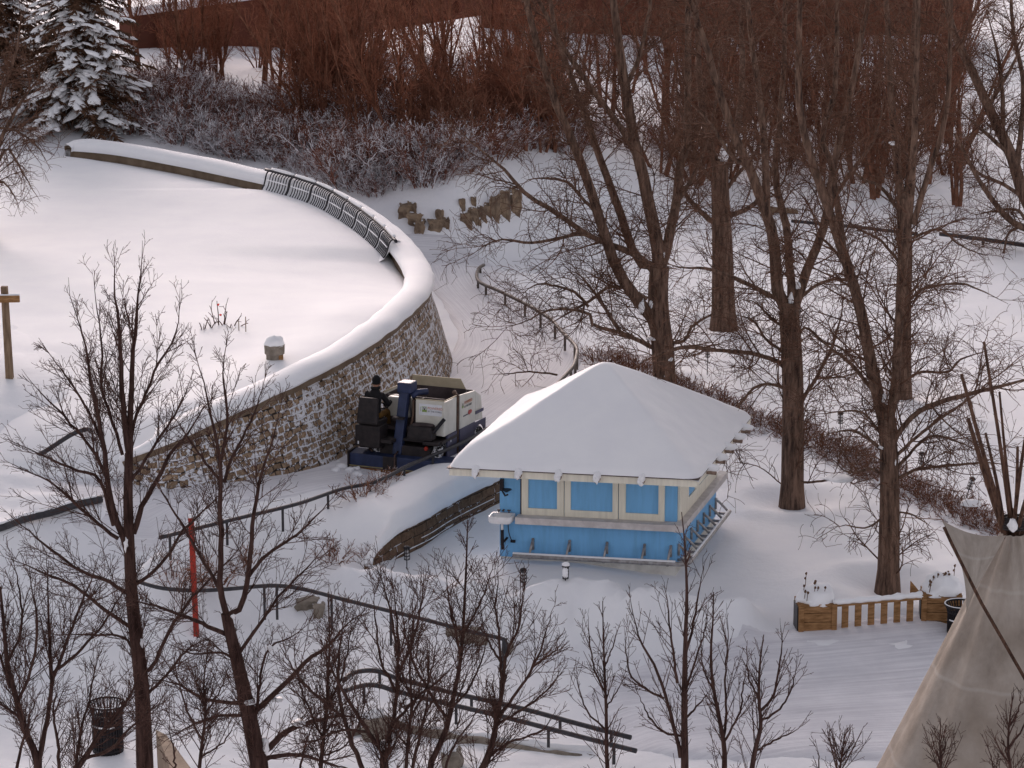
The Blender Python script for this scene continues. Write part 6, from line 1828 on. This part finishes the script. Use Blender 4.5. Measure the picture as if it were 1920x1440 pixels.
for k in range(16):
    px = R_.uniform(900, 1300); py = np.interp(px, [900, 1050, 1130, 1300], [306, 287, 284, 300]) - R_.random() * 25
    shrub(R_.choice(SH), at_ground(px, py), 'brown shrub at the foot of the thicket along the top of the embankment', 'shrubs along the embankment top', R_.uniform(.7, 1.1))

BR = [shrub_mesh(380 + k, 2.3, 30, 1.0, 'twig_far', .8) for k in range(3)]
for k in range(46):
    px = R_.uniform(560, 1060); py = 300 - R_.random() * 150
    if px < 700: py -= 25
    shrub(R_.choice(BR), at_ground(px, py), 'tall tangled brush between the trees of the left thicket', 'brush of the left thicket', R_.uniform(.7, 1.15), 'brush', 'brush')
for k in range(22):
    px = R_.uniform(1270, 1790); py = 335 - R_.random() * 190
    shrub(R_.choice(BR), at_ground(px, py), 'tall tangled brush between the trees of the right wood', 'brush of the right wood', R_.uniform(.6, 1.1), 'brush', 'brush')

# the low hedge behind the hut: one bush after another
HD = [shrub_mesh(340 + k, .55, 30, .9, 'hedge', 1.05) for k in range(3)]
hl = spline([G(x, y) for x, y in ((1122, 672), (1175, 690), (1290, 735), (1350, 765), (1410, 790), (1460, 803), (1530, 830), (1590, 855), (1650, 890), (1710, 920), (1770, 945), (1860, 985), (1930, 1015))], 34)
for i, p in enumerate(hl):
    for dd in (-.22, .25):
        q = (p[0] + R_.uniform(-.15, .15), p[1] + dd + R_.uniform(-.15, .15)); 
        shrub(R_.choice(HD), (q[0], q[1], gz1(*q) - .03), 'brown leafless bush of the low hedge running behind the hut to the tipi', 'bushes of the low hedge', R_.uniform(.65, 1.0), 'hedge_bush', 'hedge bush')
mb = MB()
p = G(1818, 972); mb.blob((0, 0, 0), (.22, .16, .12), 8, .25, 3, True)
o = mb.build('snow_lump', M['snow_soft'], None, True); o.location = (p[0], p[1] - .1, p[2] + .36)
tag(o, 'white pad of snow lying on the hedge end beside the tipi', 'snow lump')

# shrubs on the planter bank and the front slope
RD = shrub_mesh(360, .8, 22, .8, 'hedge', .8)
for px, py, s_, lab, z_ in ((680, 975, .8, 'reddish twiggy shrub on the snow bank below the path railing', None), (720, 950, .55, 'small reddish shrub higher on the snow bank near the drift', None), (625, 1045, .7, 'reddish shrub at the left foot of the snow bank', None),
                        (688, 1058, .35, 'tiny dry tuft at the rounded end of the planter wall', None), (330, 1085, .85, 'brown shrub behind the red marker post', None), (400, 1080, 1.0, 'wide brown shrub right of the red marker post', None), (455, 1050, .7, 'brown shrub on the slope left of the reddish ones', None)):
    p = G(px, py); shrub(RD, (p[0], p[1], bank_z(p[0], p[1]) - .04), lab, None, s_)
# small staked plants on the plaza, one tied with red ribbons
def plaza_plant(px, py, label, h, ribbons, seed):
    p = PL(px, py)
    me = shrub_mesh(seed, h, 5, .4, 'twig_front', .45)
    r = empty('young_plant', p, label, 'plant')
    o = bpy.data.objects.new('stems', me); C.objects.link(o); o.parent = r
    for k in range(ribbons):
        mb = MB(); mb.blob((.05 * k, -.1, h * (.75 - .35 * k)), (.032, .022, .026), 5, .3, k); mb.build('ribbon', M['ribbon'], r)
plaza_plant(411, 611, 'young bare plant tied with red ribbon on the plaza snow', .75, 2, 371)
plaza_plant(385, 614, 'low bare plant left of the ribboned one on the plaza', .40, 0, 372)
plaza_plant(435, 610, 'low bare plant right of the ribboned one on the plaza', .40, 0, 373)
for px, py, lab in ((448, 620, 'short thin stake left of the tallest stake on the plaza'), (461, 622, 'thin upright stake on the plaza right of the ribboned plant')):
    p = PL(px, py); mb = MB(); mb.tube([(0, 0, -.1), (.0, 0, .38 if px > 450 else .25)], .012, 5); o = mb.build('stake', M['post_wood']); o.location = p; tag(o, lab, 'stake')

# ------------------------------------------------------------------ snow laden spruces
def spruce(name, label, p, h, rad, seed, snowy=1.0):
    g = np.random.default_rng(seed); rr = random.Random(seed)
    root = empty(name, p, label, 'tree')
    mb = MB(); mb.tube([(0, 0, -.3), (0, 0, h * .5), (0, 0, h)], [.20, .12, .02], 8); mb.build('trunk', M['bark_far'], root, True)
    NQ, SN = [], MB()
    nb = int(h * 25)
    vs, qs, off = [], [], 0
    for k in range(nb):
        f = (k + .5) / nb; z = .25 + (h - .3) * f
        L0 = rad * (1 - f) ** .75 * g.uniform(.75, 1.08) * (1.0 if f > .06 else .8) + .1
        a = k * 2.39996 + g.normal() * .25
        d = np.array([math.cos(a), math.sin(a)])
        n = 9
        u = np.linspace(0, 1, n)
        zz = z + .05 * L0 - .42 * L0 * u ** 1.6 + .10 * L0 * u ** 4
        line = np.stack([d[0] * L0 * u, d[1] * L0 * u, zz], 1)
        side = np.array([-d[1], d[0], 0])
        # needle sprays along both sides and hanging below
        m = int(34 + L0 * 46)
        t = g.uniform(.12, 1, m); x = t * (n - 1); i0 = np.minimum(x.astype(int), n - 2); fr = (x - i0)[:, None]
        b = line[i0] * (1 - fr) + line[i0 + 1] * fr
        w = (.10 + .30 * L0 * (1 - t * .75) * .8)
        sgn = g.choice([-1, 1], m)
        tip = b + side[None] * (sgn * w * g.uniform(.3, 1, m))[:, None] + np.array([d[0], d[1], 0])[None] * (w * g.uniform(.2, .8, m))[:, None] + np.array([0, 0, -1.0])[None] * (w * g.uniform(.05, .75, m))[:, None]
        wd = g.uniform(.022, .05, m)[:, None]
        nn = nrm(g.normal(size=(m, 3)))
        q = np.stack([b - nn * wd, b + nn * wd, tip + nn * wd * .3, tip - nn * wd * .3], 1)
        vs.append(q.reshape(-1, 3)); qs.append(np.arange(m * 4).reshape(-1, 4) + off); off += m * 4
        # snow lying along the bough: many flat uneven pads
        if f < .97 and rr.random() < .70 * snowy:
            for _ in range(int(5 + L0 * 4)):
                u0 = g.uniform(.30, 1.0)
                i = int(u0 * (n - 1)); c = line[i]
                s_ = (.06 + .075 * L0) * g.uniform(.45, 1.1)
                off2 = side * g.normal() * .17 * L0 * (1.15 - u0)
                off2 = off2 - np.array([0, 0, 1.0]) * np.linalg.norm(off2) * .35
                e1 = nrm(line[min(i + 1, n - 1)] - line[i - 1] + side * g.normal() * .5); e2 = nrm(np.cross(np.array([0, 0, 1.0]), e1)); e3 = np.cross(e1, e2)
                if e3[2] < 0: e3 = -e3
                th = np.linspace(0, math.pi, 6); rows = []
                for a1 in th:
                    row = []
                    for a2 in np.linspace(0, 2 * math.pi, 9, endpoint=False):
                        v = np.array([math.sin(a1) * math.cos(a2), math.sin(a1) * math.sin(a2), math.cos(a1)])
                        kk = 1 + .55 * mnoise.noise(Vector(v * 2.3) + Vector((k * 1.3, u0 * 9, 0)))
                        zc = v[2] * (.26 if v[2] > 0 else .07)
                        row.append(c + off2 + (e1 * v[0] * 1.7 + e2 * v[1] * .62 + e3 * (zc - .30 * v[1] ** 2 - .18 * max(v[0], 0) ** 2)) * s_ * kk + np.array([0, 0, .03]))
                    rows.append(row)
                SN.grid(rows[::-1], close=True)
    me = quads_mesh('needles', np.concatenate(vs), np.concatenate(qs)); link_mesh('needles', me, M['needle'], root)
    SN.build('snow_load', M['snow_soft'], root, True)
    return root
sp = P(132, 262, 2.35)
spruce('spruce_tree', 'broad dark spruce with snow lying on its boughs behind the end of the plaza wall', (sp[0], sp[1] + 3.0, gz1(sp[0], sp[1] + 3)), 8.5, 3.05, 41)
sp = P(-20, 255, 2.4)
spruce('spruce_tree', 'darker spruce with little snow, cut by the left edge', (sp[0] - .3, sp[1] + 4.5, gz1(sp[0], sp[1] + 4.5)), 8.0, 2.5, 42, .35)
big('large_tree', 'bare tree with thin drooping twigs hanging over the plaza at the left edge', (-20, 480), 43, [
 ([(-10,478),(-14,400),(-10,300),(-20,200),(-30,100)], 16, 9, 0.0), ([(-12,330),(10,280),(30,300),(55,345),(76,378)], 6, 2, -.2), ([(-12,290),(15,235),(40,190),(70,150),(90,120)], 9, 3, .1), ([(-14,260),(5,170),(30,100),(40,20)], 9, 3), ([(-12,240),(30,245),(70,275),(95,320)], 5, 2, -.2), ([(-10,350),(5,340),(25,365),(38,395)], 4, 2, -.2)])
# ------------------------------------------------------------------ camera, light
cd = bpy.data.cameras.new('camera'); cam = bpy.data.objects.new('camera', cd); C.objects.link(cam)
cam.location = CAM
cam.rotation_euler = (math.pi / 2 - PITCH, 0, 0)
cd.sensor_width = 36; cd.lens = 36 * FOC / 1920
cd.clip_end = 4000; cd.clip_start = 1
sc = bpy.context.scene
sc.camera = cam
SUN_EL, SUN_AZ = math.radians(15), math.radians(-12)     # sun low behind the trees; azimuth from +Y
w = bpy.data.worlds.new('World'); sc.world = w; w.use_nodes = True
nt = w.node_tree
bg = nt.nodes['Background']
sky = nt.nodes.new('ShaderNodeTexSky'); sky.sky_type = 'NISHITA'; sky.sun_disc = False
sky.sun_elevation = SUN_EL; sky.sun_rotation = SUN_AZ; sky.air_density = 1.0; sky.dust_density = 2.0; sky.ozone_density = 1.0
def mix_tint(nt, c, tint):
    m = nt.nodes.new('ShaderNodeMix'); m.data_type = 'RGBA'; m.blend_type = 'MULTIPLY'; m.inputs[0].default_value = 1
    L(nt, c, m.inputs[6]); m.inputs[7].default_value = (*tint, 1)
    return m.outputs[2]
hs = nt.nodes.new('ShaderNodeHueSaturation'); hs.inputs['Saturation'].default_value = SKY_SAT
L(nt, sky.outputs['Color'], hs.inputs['Color']); L(nt, mix_tint(nt, hs.outputs['Color'], (1.045, 0.972, 0.99)), bg.inputs['Color'])
bg.inputs['Strength'].default_value = SKY_STR
sd = bpy.data.lights.new('sun', 'SUN'); sun = bpy.data.objects.new('sun', sd); C.objects.link(sun)
sd.energy = SUN_STR; sd.angle = math.radians(SUN_ANG); sd.color = SUN_COL
dirv = Vector((math.sin(SUN_AZ) * math.cos(SUN_EL), math.cos(SUN_AZ) * math.cos(SUN_EL), math.sin(SUN_EL)))
sun.rotation_euler = dirv.to_track_quat('Z', 'Y').to_euler()
sc.view_settings.view_transform = 'Standard'; sc.view_settings.look = 'None'; sc.view_settings.exposure = 0; sc.view_settings.gamma = 1
sc.cycles.max_bounces = 6
sc.cycles.use_denoising = True
